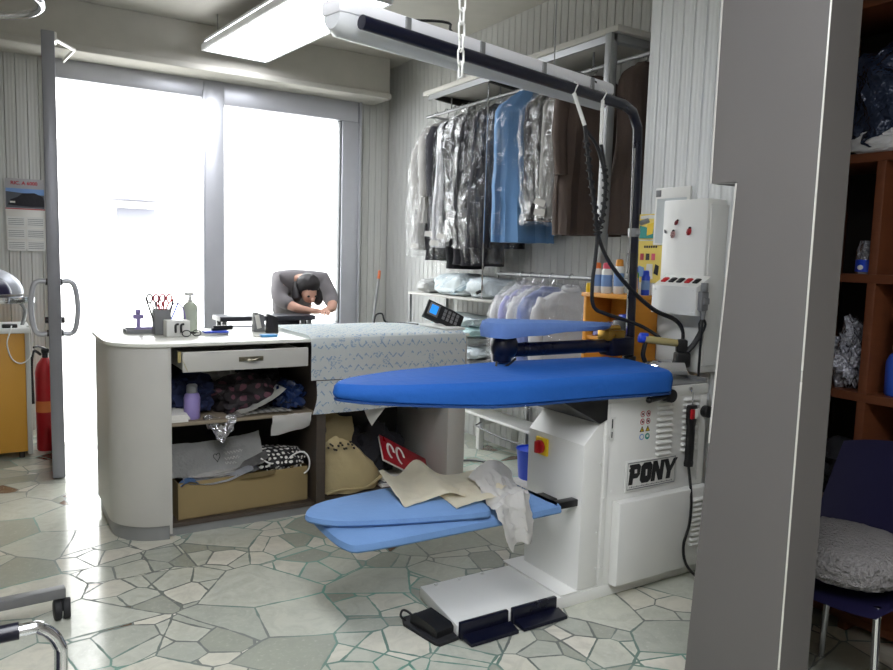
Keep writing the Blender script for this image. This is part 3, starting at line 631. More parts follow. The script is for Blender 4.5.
# chain
ch = T('hanging_chain', 'white link chain hanging from the ceiling in front of the strip lamp', 'chain', (1.272, 2.0, CEIL))
z = CEIL; i = 0; CHX = 1.268
b = B(); b.cyl((CHX, 2.0, CEIL), (CHX, 2.0, CEIL-.012), .02, seg=12); b.tube([(CHX, 2.0, CEIL-.01), (CHX, 2.0, CEIL-.05)], .003, 6); b.out('ceiling_hook', W['steel'], ch)
z = CEIL-.035
while z > 2.04:
    pts = []
    for k in range(14):
        a = 2*PI*k/14; sx = .0105*math.cos(a); sz = .0105*math.sin(a)+(.014 if math.sin(a) > 0 else -.014)
        pts.append((CHX+sx, 2.0, z-.024+sz) if i % 2 == 0 else (CHX, 2.0+sx, z-.024+sz))
    b = B(); b.tube(pts, .0034, 7, True); b.out('link', W['whitep'], ch); z -= .040; i += 1

# ------------------------------------------------------------------ the shop counter
CY, CB, ZT = 3.77, 4.45, .995
ct = T('shop_counter', 'pale grey shop counter with a rounded end and open shelves facing the room', 'counter', (1.5, 4.1, 0))
def arc(cx, cy, r, a0, a1, n=12): return [(cx+r*math.cos(rad(a0+(a1-a0)*k/n)), cy+r*math.sin(rad(a0+(a1-a0)*k/n))) for k in range(n+1)]
o = [(.745, CY)]+arc(.745, CY+.25, .25, 270, 180)[1:]+[(.495, CB)]
i_ = [(.515, CB)]+arc(.745, CY+.25, .23, 180, 270)+[(.745, CY+.02)]
B().prism(o+i_, .075, .976, .002).out('curved_panel', W['lam'], ct)
B().prism([(.745, CY+.012)]+arc(.745, CY+.25, .238, 270, 180)+[(.507, CB-.01), (.535, CB-.01)]+arc(.745, CY+.25, .21, 180, 270)+[(.745, CY+.04)], 0, .075).out('curved_plinth', W['steel'], ct)
wt = [(2.505, CY-.012), (2.505, CB+.01), (.48, CB+.01)]+arc(.745, CY+.253, .265, 180, 270)
B().prism(wt, .977, ZT, .004).out('worktop', W['top'], ct)
b = B(); b.box((.745, CY+.001, .03), (.757, CB, .976)); b.out('side_panel', W['lam'], ct)
B().box((2.375, CY, 0), (2.50, CB, .976), .004).out('end_panel', W['lam'], ct)
B().box((1.525, CY+.01, .03), (1.578, CB, .976)).out('divider', W['darkwood'], ct)
B().box((.515, CB-.02, .0), (2.50, CB, .976)).out('back_panel', W['dark'], ct)
B().box((.755, CY+.04, .045), (2.375, CB-.02, .068)).out('floor_board', W['darkwood'], ct)
B().box((.755, CY+.05, 0), (2.375, CY+.075, .045)).out('plinth', W['steel'], ct)
B().box((.755, CY+.05, .565), (1.525, CB-.02, .583), .002).out('shelf', mat('shelf_edge', '#7d715f', .6), ct)
B().box((1.578, CY+.03, .583), (2.0, CB-.02, .603), .002).out('shelf', W['darkwood'], ct)
b = B(); b.box((.80, CY-.055, .855), (1.448, CY-.036, .955), .004)
for lo, hi in (((.81, CY-.036, .86), (.825, CB-.1, .94)), ((1.425, CY-.036, .86), (1.44, CB-.1, .94)), ((.825, CY-.036, .86), (1.425, CB-.1, .868)), ((.825, CB-.115, .868), (1.425, CB-.1, .94))): b.box(lo, hi)
dw = b.out('drawer', W['lam'], ct)
b = B(); y = CY-.055
b.box((1.075, y-.004, .897), (1.20, y, .921), .003); b.tube([(1.095, y-.004, .909), (1.115, y-.02, .906), (1.137, y-.024, .903), (1.16, y-.02, .906), (1.18, y-.004, .909)], .0055, 8, sub=4)
b.loft([[(x, y-.006, .909-h), (x, y-.009, .909), (x, y-.006, .909+h), (x, y-.003, .909)] for x, h in ((1.075, .012), (1.10, .006), (1.137, .003), (1.174, .006), (1.20, .012))])
b.out('drawer_handle', mat('aged_brass', '#75705f', .35, .85), dw)
b = B(); b.box((.785, CY-.02, .90), (.80, CY-.01, .955), .002); b.tube([(.80, CY-.057, .915), (.81, CY-.06, .89), (.823, CY-.058, .86)], .0015, 5); b.out('drawer_runner', W['cork'], dw)

# printed cloth over the right half of the top and down the front
def drapef(x0, x1, drop, off, seed):
    L0 = CB-CY+.02-.06; L1 = drop
    def f(u, v):
        s = v*(L0+L1); x = x0+(x1-x0)*u
        n = noise.noise(Vector((u*4, v*4, seed)))
        if s < L0: return Vector((x+.01*n, CB-.05-s, ZT+off+.006+.003*(n+1)+.0015*(1+math.sin(u*11+v*5))))
        q = s-L0; r = .02
        if q < r*1.57: a = q/r; return Vector((x, CY-.012-off-r*math.sin(a), ZT+off+.004-r*(1-math.cos(a))))
        q -= r*1.57; w = .010*math.sin(u*13+seed)*(q/max(.01, drop))+.006*n
        return Vector((x+.012*math.sin(u*3+1)*q, CY-.013-off-r-.006+w-.012*q, ZT-r-q))
    return f
B().sheet(drapef(1.468, 2.462, .235, .006, 1.0), 60, 60, .004, uvs=(1.0, .95)).thing('printed_cloth', 'white and pale blue printed cloth spread over the counter top and hanging down its front', 'cloth', W['drape'], (1.96, 4.0, ZT))
def lowf(u, v):
    x = 1.505+.93*u-.01*v; q = .21+.185*v
    return Vector((x+.01*math.sin(v*4+u*9), CY-.036+.010*math.sin(u*12+2)+.004*math.sin(v*7)+.012*v*(1 if u > .1 else 0), ZT-.02-q))
B().sheet(lowf, 50, 16, .004, uvs=(1, .22)).thing('printed_cloth', 'lower layer of pale blue printed cloth showing beneath the hem of the upper one', 'cloth', W['drape'], (1.96, CY-.03, .6))

# ---- on the counter
t = T('pen_tray', 'shallow grey tray with a small purple clip standing in it, nearest the rounded counter end', 'tray', (.70, 4.32, ZT))
b = B(); b.box((.635, 4.27, ZT), (.785, 4.40, ZT+.006), .002)
for lo, hi in (((.635, 4.265, ZT), (.785, 4.272, ZT+.022)), ((.635, 4.398, ZT), (.785, 4.405, ZT+.022)), ((.628, 4.265, ZT), (.635, 4.405, ZT+.022)), ((.785, 4.265, ZT), (.792, 4.405, ZT+.022))): b.box(lo, hi, .002)
b.out('dish', W['grey'], t)
b = B(); b.box((.69, 4.325, ZT+.006), (.71, 4.335, ZT+.085), .003); b.box((.672, 4.322, ZT+.075), (.728, 4.338, ZT+.10), .006); b.box((.685, 4.322, ZT+.1), (.712, 4.338, ZT+.128), .006); b.box((.68, 4.32, ZT+.005), (.77, 4.337, ZT+.03), .003); b.out('clip', W['lilac'], t)
PCX, PCY = .80, 4.22
t = T('pen_holder', 'grey square pen holder crammed with scissors and pens', 'pen holder', (PCX, PCY, ZT))
b = B()
for lo, hi in (((-.042, -.04, 0), (.042, .04, .005)), ((-.042, -.04, 0), (-.038, .04, .135)), ((.038, -.04, 0), (.042, .04, .135)), ((-.042, -.04, 0), (.042, -.036, .135)), ((-.042, .036, 0), (.042, .04, .135))): b.box(lo, hi, .001, xf=Matrix.Translation((PCX, PCY, ZT)))
b.out('cup', W['grey'], t)
for k, (dx, dy, lx, ly, h, mt) in enumerate(((-.02, 0, -.06, .0, .20, 'black'), (.0, .01, -.01, .02, .21, 'red'), (.02, -.01, .04, .0, .19, 'black'), (.025, .02, .07, .01, .17, 'blueplastic'), (-.01, -.02, -.03, -.02, .18, 'grey'), (.01, .02, .015, .03, .215, 'whitep'))):
    B().cyl((PCX+dx, PCY+dy, ZT+.006), (PCX+dx+lx, PCY+dy+ly, ZT+h), .0045, seg=8).out('pen', W[mt], t)
for dx, mt in ((-.012, 'pink'), (.022, 'red'), (-.045, 'black')):
    b = B()
    for s in (-1, 1):
        c0 = Vector((PCX+dx+s*.017, PCY-.01, ZT+.195)); b.tube([c0+Vector((math.cos(2*PI*k/12)*.014, 0, math.sin(2*PI*k/12)*.022)) for k in range(12)], .0045, 6, True)
        b.tube([c0+Vector((0, 0, -.02)), (PCX+dx*.6, PCY-.01, ZT+.12), (PCX+dx*.4, PCY-.01, ZT+.02)], .004, 6)
    b.out('scissors', W[mt], t)
b = B(); b.tube([(PCX+.035, PCY, ZT+.12), (PCX+.07, PCY, ZT+.17), (PCX+.11, PCY-.01, ZT+.14), (PCX+.125, PCY-.01, ZT+.06)], .004, 6, sub=4); b.out('cord', W['lilac'], t)
t = T('tag_dispenser', 'small white box with two black clips in front of the pen holder', 'box', (.855, 4.10, ZT))
b = B(); b.box((.795, 4.06, ZT), (.915, 4.15, ZT+.085), .004); b.out('box_body', W['whitep'], t)
for dx in (.84, .868):
    b = B(); b.tube([(dx, 4.06, ZT+.025), (dx-.003, 4.045, ZT+.03), (dx-.003, 4.045, ZT+.062), (dx+.012, 4.05, ZT+.068)], .006, 6, sub=3); b.out('clip', W['black'], t)
t = T('spray_bottle', 'pale green spray bottle with a small nozzle on the counter', 'bottle', (.965, 4.28, ZT))
b = B(); b.lathe([(.036, 0), (.039, .005), (.039, .14), (.036, .152), (.022, .166), (.014, .172)], (.965, 4.28, ZT), 24); b.out('bottle_body', W['greensp'], t)
b = B(); b.lathe([(.013, .165), (.013, .185), (.008, .187), (.008, .21)], (.965, 4.28, ZT), 14); b.box((.935, 4.272, ZT+.205), (.985, 4.288, ZT+.222), .004); b.out('nozzle', W['whitep'], t)
t = T('eyeglasses', 'dark folded eyeglasses lying on the counter in front of the spray bottle', 'glasses', (.915, 4.03, ZT))
b = B()
for s in (-1, 1):
    b.tube([(.915+s*.028+.022*math.cos(2*PI*k/14), 4.03+.006*s, ZT+.02+.016*math.sin(2*PI*k/14)) for k in range(14)], .003, 6, True)
b.tube([(.908, 4.03, ZT+.024), (.915, 4.028, ZT+.028), (.922, 4.03, ZT+.024)], .003, 6); b.out('rim', W['black'], t)
for s in (-1, 1): B().tube([(.915+s*.05, 4.03, ZT+.026), (.915+s*.052, 4.07, ZT+.022), (.915-s*.03, 4.085+.01*s, ZT+.012)], .0032, 6).out('temple', W['black'], t)
for k, (x, y, a, w, l, h, mt, lab) in enumerate(((1.05, 4.13, 6, .15, .09, .012, 'paper', 'white receipt pad beneath the blue receipt book on the counter'), (1.06, 4.11, -4, .13, .08, .010, 'blueplastic', 'blue covered receipt book lying on a white pad on the counter'), (1.10, 4.12, 12, .12, .022, .014, 'black', 'black stapler resting on the blue receipt book'))):
    z0 = ZT+(0, .0125, .023)[k]; M = Matrix.Translation((x, y, z0)) @ Matrix.Rotation(rad(a), 4, 'Z')
    b = B(); b.box((-w/2, -l/2, 0), (w/2, l/2, h), .003, xf=M)
    if k == 2: b.box((-w/2+.01, -l/2, h), (w/2, l/2, h+.012), .004, xf=M)
    b.thing(('receipt_pad', 'receipt_book', 'stapler')[k], lab, ('pad', 'book', 'stapler')[k], W[mt], (x, y, z0))
def stand(x, y, w, d, h, mt, lab, lean):
    M = Matrix.Translation((x, y, ZT)) @ Matrix.Rotation(rad(lean), 4, 'Z')
    t = T('card_stand', lab, 'card stand', (x, y, ZT)); b = B()
    b.prism([(-w/2, 0), (w/2, 0), (w/2*.9, h*.82), (-w/2*.55, h), (-w/2*.85, h)], -d/2, d/2, .002, xf=M @ FY(0, 0, 0)); b.out('holder', W[mt], t)
    b = B(); b.box((-w/2*.5, -d/2-.003, .02), (w/2*.4, -d/2, h*.9), .001, xf=M @ Matrix.Rotation(rad(-12), 4, 'Y')); b.out('leaflet', W['paper'] if mt == 'grey' else W['charcoal'], t)
stand(1.335, 4.22, .062, .05, .112, 'grey', 'grey card stand with a white leaflet on the counter, left of the black one', 8)
stand(1.385, 4.13, .07, .05, .108, 'black', 'black tapered card stand on the counter, right of the grey one', -10)
b = B(); b.box((1.255, 3.905, ZT), (1.345, 3.955, ZT+.014), .004); b.m(1); b.box((1.225, 3.915, ZT), (1.252, 3.95, ZT+.008), .003)
b.thing('tissue_packet', 'small light blue packet lying at the front edge of the counter', 'packet', [mat('packet_blue', '#4b9ad6', .35), W['paper']], (1.285, 3.93, ZT))
# payment terminal on its base
t = T('payment_terminal', 'dark payment terminal with a blue lit screen tilted on a white base', 'terminal', (2.40, 3.98, ZT))
b = B(); b.prism([(2.36, 3.80), (2.50, 3.80), (2.50, 4.12), (2.36, 4.12)], ZT+.018, ZT+.034, .006); b.lathe([(.06, .0), (.055, .03), (.035, .05)], (2.43, 3.96, ZT+.028), 18); b.out('base', W['whitep'], t)
LV = Vector((.80, -.42, -.40)).normalized(); NV = Vector((-.35, -.62, .72)); NV = (NV-LV*NV.dot(LV)).normalized(); XV = (-LV).cross(NV)
MT = Matrix(((XV.x, -LV.x, NV.x, 2.425), (XV.y, -LV.y, NV.y, 3.95), (XV.z, -LV.z, NV.z, ZT+.095), (0, 0, 0, 1)))
b = B(); b.prism([(-.055, -.13), (.055, -.13), (.065, -.05), (.065, .12), (-.065, .12), (-.065, -.05)], -.022, .018, .008, xf=MT); bd = b.out('case', W['black'], t)
B().box((-.05, .03, .016), (.05, .10, .0195), .002, xf=MT).out('bezel', W['grey'], bd); B().box((-.036, .042, .0195), (.036, .088, .0205), xf=MT).out('screen', W['screen'], bd)
for r in range(4):
    for q in range(3): B().box((-.043+q*.03, -.10+r*.028, .017), (-.018+q*.03, -.082+r*.028, .021), .002, xf=MT).out('key', W['grey'], bd)
b = B(); b.tube([(2.15, 4.36, ZT+.02), (2.17, 4.37, ZT+.07), (2.22, 4.38, ZT+.075), (2.25, 4.38, ZT+.02), (2.36, 4.33, ZT+.015), (2.38, 4.18, ZT+.02)], .006, 8, sub=4)
b.thing('looped_cable', 'black cable looping up from the cloth behind the payment terminal', 'cable', W['black'], (2.25, 4.36, ZT))

# ---- on the shelves of the counter
t = T('softener_bottle', 'lilac bottle with a grey cap on the counter shelf', 'bottle', (.885, 3.90, .583))
b = B(); b.lathe([(.036, 0), (.040, .006), (.041, .11), (.036, .128), (.026, .137)], (.885, 3.90, .583), 22); b.out('bottle_body', W['lilac'], t)
b = B(); b.lathe([(.026, .135), (.028, .14), (.027, .175), (.02, .182)], (.885, 3.90, .583), 18); b.out('cap', W['grey'], t)
for k in range(4):
    M = Matrix.Translation((.80, 3.92, .5835+k*.0095)) @ Matrix.Rotation(rad((-3, 4, 0, -5)[k]), 4, 'Z')
    B().box((-.04, -.09, 0), (.055, .11, .009), .001, xf=M).thing('paper_pad', ('white paper pad at the bottom of the small stack beside the lilac bottle', 'second white pad from the bottom of the stack beside the lilac bottle', 'third white pad from the bottom of the stack beside the lilac bottle', 'topmost white pad of the small stack beside the lilac bottle')[k], 'paper pad', W['paper'], (.80, 3.92, .5835+k*.0095), 'pads beside the lilac bottle')
b = B(); b.sheet(lambda u, v: (.925+.16*u-.03*v*(u-.5), 3.845-.045*v+.02*math.sin(u*5), .594-.12*v*(1-1.6*abs(u-.55)**1.5)+.01*math.sin(u*8)), 26, 22, .003); b.jit(.012, 26, 4)
b.thing('foil_sheet', 'crumpled silver foil hanging over the edge of the counter shelf', 'foil', W['foil'], (.99, 3.82, .56), smooth=12)
def heap(name, label, cat, c, r, mt, seed, nz=.35, ns=5, sq=.9):
    b = B(); b.ball((c[0], c[1], c[2]+r[2]*.8), r, 4, nz, ns, seed, sq)
    for v in b.bm.verts: v.co.z = max(v.co.z, c[2])
    return b.thing(name, label, cat, W[mt] if isinstance(mt, str) else mt, c)
heap('folded_cloth', 'dark blue cloth heaped at the back of the shelf behind the lilac bottle', 'cloth', (.93, 4.13, .584), (.13, .16, .11), mat('deep_blue_cloth', '#20294a', .9), 2)
heap('folded_cloth', 'light grey cloth lying on the heap below the drawer', 'cloth', (1.08, 4.22, .66), (.12, .12, .085), 'greycloth', 5)
heap('folded_cloth', 'dark patterned cloth with pink print heaped in the middle of the counter shelf', 'cloth', (1.18, 4.02, .584), (.17, .13, .105), dotted('dark_pink_print', '#1d171b', '#5d3844', 16, .3), 7)
heap('folded_cloth', 'black cloth piled on the counter shelf under the drawer end', 'cloth', (1.30, 4.15, .584), (.13, .15, .12), 'blackcloth', 9)
heap('plastic_bag', 'shiny dark blue plastic bag at the end of the counter shelf next to the divider', 'bag', (1.42, 3.98, .584), (.085, .13, .085), mat('blue_bag', '#1b2a4e', .18, 0, .2, 8, .8, 30), 12)
for k, (x0, x1, z, lift, a, lab) in enumerate(((1.10, 1.40, .585, .02, 4, 'black and white magazine lying flat on the counter shelf'), (1.12, 1.36, .60, .13, 0, 'magazine sticking up at a slant from the clutter on the counter shelf'))):
    b = B(); b.sheet(lambda u, v: (x0+(x1-x0)*u, 3.83+.16*v-.02*u, z+lift*u*u+.01*math.sin(u*4)), 16, 6, .008)
    b.thing('magazine', lab, 'magazine', W['paper'] if k else dotted('magazine_print', '#c9c7c2', '#2a2a2e', 8, .3), (1.25, 3.88, z))
b = B(); b.sheet(lambda u, v: (1.285+.225*u-.012*v, 3.812-.012*math.sin(v*3)+.02*u*v, .578-.11*v*(1-.35*u*u)), 18, 12, .004); b.jit(.006, 9, 2)
b.thing('paper_bag', 'off-white paper bag hanging from under the shelf edge above the dotted bag', 'bag', W['whitecloth'], (1.4, 3.81, .52))
# cardboard box with contents
t = T('cardboard_box', 'long low brown cardboard box on the counter floor below the shelf', 'box', (1.15, 4.0, .068))
M = Matrix.Translation((1.147, 4.0, .069)) @ Matrix.Rotation(rad(2), 4, 'Z'); b = B(); w, d, h = .355, .15, .195
for lo, hi in (((-w, -d, 0), (w, d, .004)), ((-w, -d, 0), (w, -d+.004, h)), ((-w, d-.004, 0), (w, d, h)), ((-w, -d, 0), (-w+.004, d, h)), ((w-.004, -d, 0), (w, d, h))): b.box(lo, hi, xf=M)
b.out('box_body', W['card'], t)
b = B(); b.sheet(lambda u, v: (-.05+.22*u+.03*v*(u-.5)*-1, -d-.002-.02*v, h-.012*v*2*(1-abs(2*u-1)*.3)+.004), 10, 4, .003, xf=M); b.out('flap', W['card'], t)
B().sheet(lambda u, v: (w-.10*u, -d+.28*v, h+.002+.012*math.sin(u*3)), 4, 4, .003, xf=M).out('flap', W['card'], t)
b = B(); b.sheet(lambda u, v: (.765+.50*u, 3.87+.10*v+.02*u, .285+.02*u+.16*v+.012*noise.noise(Vector((u*5, v*4, 3)))-.02*math.sin(PI*u)), 26, 14, .018); b.jit(.004, 14, 6)
pbg = b.thing('clothes_pack', 'pale plastic clothes pack with a heart outline on the cardboard box', 'bag', mat('cloudy_plastic', '#a3a3a0', .3, 0, .18, 5, .7, 40, dist=.01), (1.03, 3.93, .30))
hp = []
for k in range(24):
    a = 2*PI*k/24; hp.append((16*math.sin(a)**3, 13*math.cos(a)-5*math.cos(2*a)-2*math.cos(3*a)-math.cos(4*a)))
def onpack(u, v): return Vector((.765+.50*u, 3.87+.10*v+.02*u-.014, .285+.02*u+.16*v+.012*noise.noise(Vector((u*5, v*4, 3)))-.02*math.sin(PI*u)+.002))
b = B(); b.tube([onpack(.50+x*.0022, .50+y*.0085) for x, y in hp], .0016, 5, True); b.out('heart_outline', W['ink'], pbg)
b = B()
for k in range(3): b.tube([onpack(.58+.20*i/20, .56-.14*k+.045*math.sin(i*1.9+k)) for i in range(21-4*k)], .0012, 4)
b.out('printed_script', W['paper'], pbg)
heap('folded_cloth', 'grey white cloth on the cardboard box, under the plastic clothes pack', 'cloth', (1.02, 3.98, .245), (.23, .12, .033), 'greycloth', 14, .2)
def f3(u, v): return (.83+.36*u, 3.835+.09*v, .262+.03*v+.03*u*u-.03*math.sin(PI*u)*(1-v)+.01*noise.noise(Vector((u*4, v*4, 1))))
B().sheet(f3, 22, 8, .005).thing('folded_cloth', 'pale striped cloth lapping over the front of the cardboard box', 'cloth', mat('stripe_cloth', '#aeb0b6', .85, 0, .2, 30, scale=(1, 4, 4)), (1.0, 3.86, .26))
def f4(u, v): return (.81+.09*u, 3.825+.05*v, .248+.02*math.sin(u*3)+.01*v)
B().sheet(f4, 8, 5, .006).thing('cleaning_rag', 'small blue rag at the left corner of the cardboard box', 'rag', W['paleblue'], (.85, 3.84, .25))
t = T('cloth_bag', 'black bag with white dots on the cardboard box, its cord hanging out', 'bag', (1.38, 3.99, .265))
b = B(); b.ball((1.375, 3.97, .30), (.135, .11, .065), 4, .25, 5, 21, .85); b.out('bag_body', W['dots'], t)
b = B(); b.tube([(1.24, 3.87, .335), (1.30, 3.865, .300), (1.38, 3.865, .315), (1.45, 3.87, .345), (1.49, 3.86, .34), (1.51, 3.845, .30), (1.505, 3.845, .25), (1.48, 3.85, .225)], .0045, 6, sub=5); b.out('cord', W['whitep'], t)
t = T('magazine_roll', 'grey printed magazine rolled on the cardboard box beside the dotted bag', 'magazine', (1.24, 3.9, .29))
b = B(); b.sheet(lambda u, v: (1.04+.24*u, 3.86+.05*v, .262+.035*v+.075*u**1.6), 14, 6, .012); b.out('pages', mat('print_grey', '#6f6d6b', .7, 0, .5, 26), t)
# right-hand bay
t = T('canvas_bag', 'slumped tan canvas bag with a folded-over top in the counter bay', 'bag', (1.77, 3.98, .068))
rings = []
for z, wx, wy, cx in ((.068, .15, .13, 1.80), (.075, .20, .15, 1.80), (.14, .215, .155, 1.80), (.22, .185, .14, 1.77), (.30, .14, .115, 1.735), (.355, .10, .085, 1.715), (.385, .085, .06, 1.71)):
    r = []
    for k in range(40):
        a = 2*PI*k/40; n = 1+.10*noise.fractal(Vector((math.cos(a)*1.5, math.sin(a)*1.5, z*7)), .6, 2, 3)+.05*math.cos(a*7)*max(0, (z-.2)*5)
        r.append((cx+wx*n*math.cos(a), 3.98+wy*n*math.sin(a), z+(.03 if z > .1 else 0)*math.cos(a+2)))
    rings.append(r)
b = B(); b.loft(rings); b.jit(.008, 10, 5); b.out('bag_body', W['bagpaper'], t)
b = B(); b.sheet(lambda u, v: (1.625+.17*u+.015*v, 3.905-.02*math.sin(v*PI)+.03*(u-.5)**2+.03*v, .37+.16*v+.012*math.sin(u*5)-.02*u*v), 14, 14, .008); b.jit(.008, 12, 8); b.out('folded_top', W['bagpaper'], t)
b = B()
for k in range(14):
    x = 1.62+.16*k/13; b.box((x, 3.835, .352+.02*math.sin(k*1.3)), (x+.006, 3.852, .362+.02*math.sin(k*1.3)))
b.out('stitching', W['dark'], t)
b = B(); b.tube([(1.62, 3.85, .085), (1.70, 3.835, .105), (1.85, 3.84, .095), (1.96, 3.86, .135), (2.0, 3.9, .16)], .010, 7, sub=4); b.out('hem', W['bagpaper'], t)
M = Matrix.Translation((2.17, 3.95, .19)) @ Matrix.Rotation(rad(30), 4, 'Y') @ Matrix.Rotation(rad(32), 4, 'X')
t = T('magazine', 'red glossy magazine with white lettering slipping off the pile beside the canvas bag', 'magazine', (2.17, 3.95, .17))
M = M @ Matrix.Scale(1.2, 4)
B().box((-.16, -.09, 0), (.16, .09, .012), .003, xf=M).out('pages', W['paper'], t)
b = B(); b.box((-.162, -.092, .012), (.162, .092, .015), .001, xf=M); b.out('cover', mat('red_cover', '#a01826', .3), t)
b = B()
for x, r in ((-.10, .035), (-.035, .04)): b.tube([(x+r*.6*math.cos(2*PI*k/16), .0+r*1.5*math.sin(2*PI*k/16), .016) for k in range(13)], .008, 6, xf=M, flat=.2)
b.out('lettering', W['paper'], t)
for k in range(3):
    M = Matrix.Translation((2.12+.01*k, 3.97, .0685+.0165*k)) @ Matrix.Rotation(rad((4, -6, 2)[k]), 4, 'Z')
    B().box((-.15, -.10, 0), (.16, .12, .016), .002, xf=M).thing('magazine', ('bottom magazine of the flat pile under the red one', 'middle magazine of the flat pile under the red one', 'top magazine of the flat pile under the red one')[k], 'magazine', (W['paper'], W['grey'], W['paper'])[k], (2.12, 3.97, .0685+.0165*k), 'magazines under the red one')
heap('folded_cloth', 'dark grey cloth behind the red magazine in the counter bay', 'cloth', (2.02, 4.2, .068), (.22, .16, .17), 'charcoal', 25)
M = Matrix.Translation((1.895, 3.83, .585)) @ Matrix.Rotation(rad(6), 4, 'Z')
B().sheet(lambda u, v: (-.06+.13*u-.02*v, -.03+.02*math.sin(u*4), .02-.14*v*(1-1.5*abs(u-.5))), 8, 10, .003, xf=M).thing('price_list', 'white printed sheet whose corner hangs below the blue board, on the inner counter shelf', 'paper', W['paper'], (1.9, 3.8, .58))
B().lathe([(.02, 0), (.022, .004), (.022, .05), (.012, .055)], (2.28, 3.87, .069), 14).thing('glass_jar', 'small grey jar on the counter floor next to the end panel', 'jar', W['silverbag'], (2.28, 3.87, .069))

# ------------------------------------------------------------------ garment rack in the recess
t = T('wall_shelf', 'long grey shelf high on the wall above the hanging garments', 'shelf', (3.16, 4.1, 2.70))
B().box((2.94, 3.06, 2.70), (3.37, 5.17, 2.735), .003).out('shelf_board', W['ceil'], t)
B().box((2.95, 3.15, 2.66), (2.965, 5.1, 2.70)).out('front_rail', W['steel'], t)
for y in (4.36, 5.08):
    b = B(); b.prism([(2.97, 2.70), (3.37, 2.70), (3.37, 2.52), (3.34, 2.52), (3.30, 2.64), (2.97, 2.675)], -y-.012, -y+.012, 0, xf=Matrix(((1, 0, 0, 0), (0, 0, -1, 0), (0, 1, 0, 0), (0, 0, 0, 1)))); b.out('bracket', W['dark'], t)
b = B(); b.box((2.925, 3.09, 0), (2.975, 3.14, 2.70), .004); b.box((2.94, 3.09, 2.655), (3.38, 3.14, 2.70), .003)
b.thing('rack_upright', 'grey metal upright carrying the shelf and the garment rail', 'post', W['steel'], (2.95, 3.115, 0))
t = T('garment_rail', 'upper garment rail under the long grey shelf', 'rail', (3.1, 4.3, 2.60))
B().cyl((3.13, 2.905, 2.60), (3.13, 5.42, 2.60), .0125, seg=12).out('rod', W['steel'], t)
for y in (3.45, 4.4, 5.05): B().tube([(3.13, y, 2.61), (3.13, y, 2.70)], .006, 6).out('rail_hanger', W['steel'], t)
b = B(); b.tube([(3.13, 5.4, 2.60), (3.38, 5.4, 2.60)], .01, 8); b.out('wall_bracket', W['steel'], t)
t = T('garment_rail', 'lower garment rail with the bagged shirts on it', 'rail', (3.15, 3.8, 1.345))
B().cyl((3.15, 3.03, 1.35), (3.15, 4.37, 1.35), .0145, seg=12).out('rod', W['steel'], t)
b = B(); b.tube([(3.15, 4.33, 1.35), (3.385, 4.33, 1.35)], .009, 8); b.out('wall_bracket', W['steel'], t)
b = B(); b.tube([(3.15, 3.1, 1.35), (3.385, 3.1, 1.35)], .009, 8); b.out('wall_bracket', W['steel'], t)
b = B(); b.cyl((3.0, 4.36, 1.17), (3.0, 4.36, 2.70), .006, seg=8); b.thing('shelf_rod', 'thin pale rod from the upper shelf down to the linen shelf', 'rod', W['chrome'], (3.0, 4.36, 1.17))

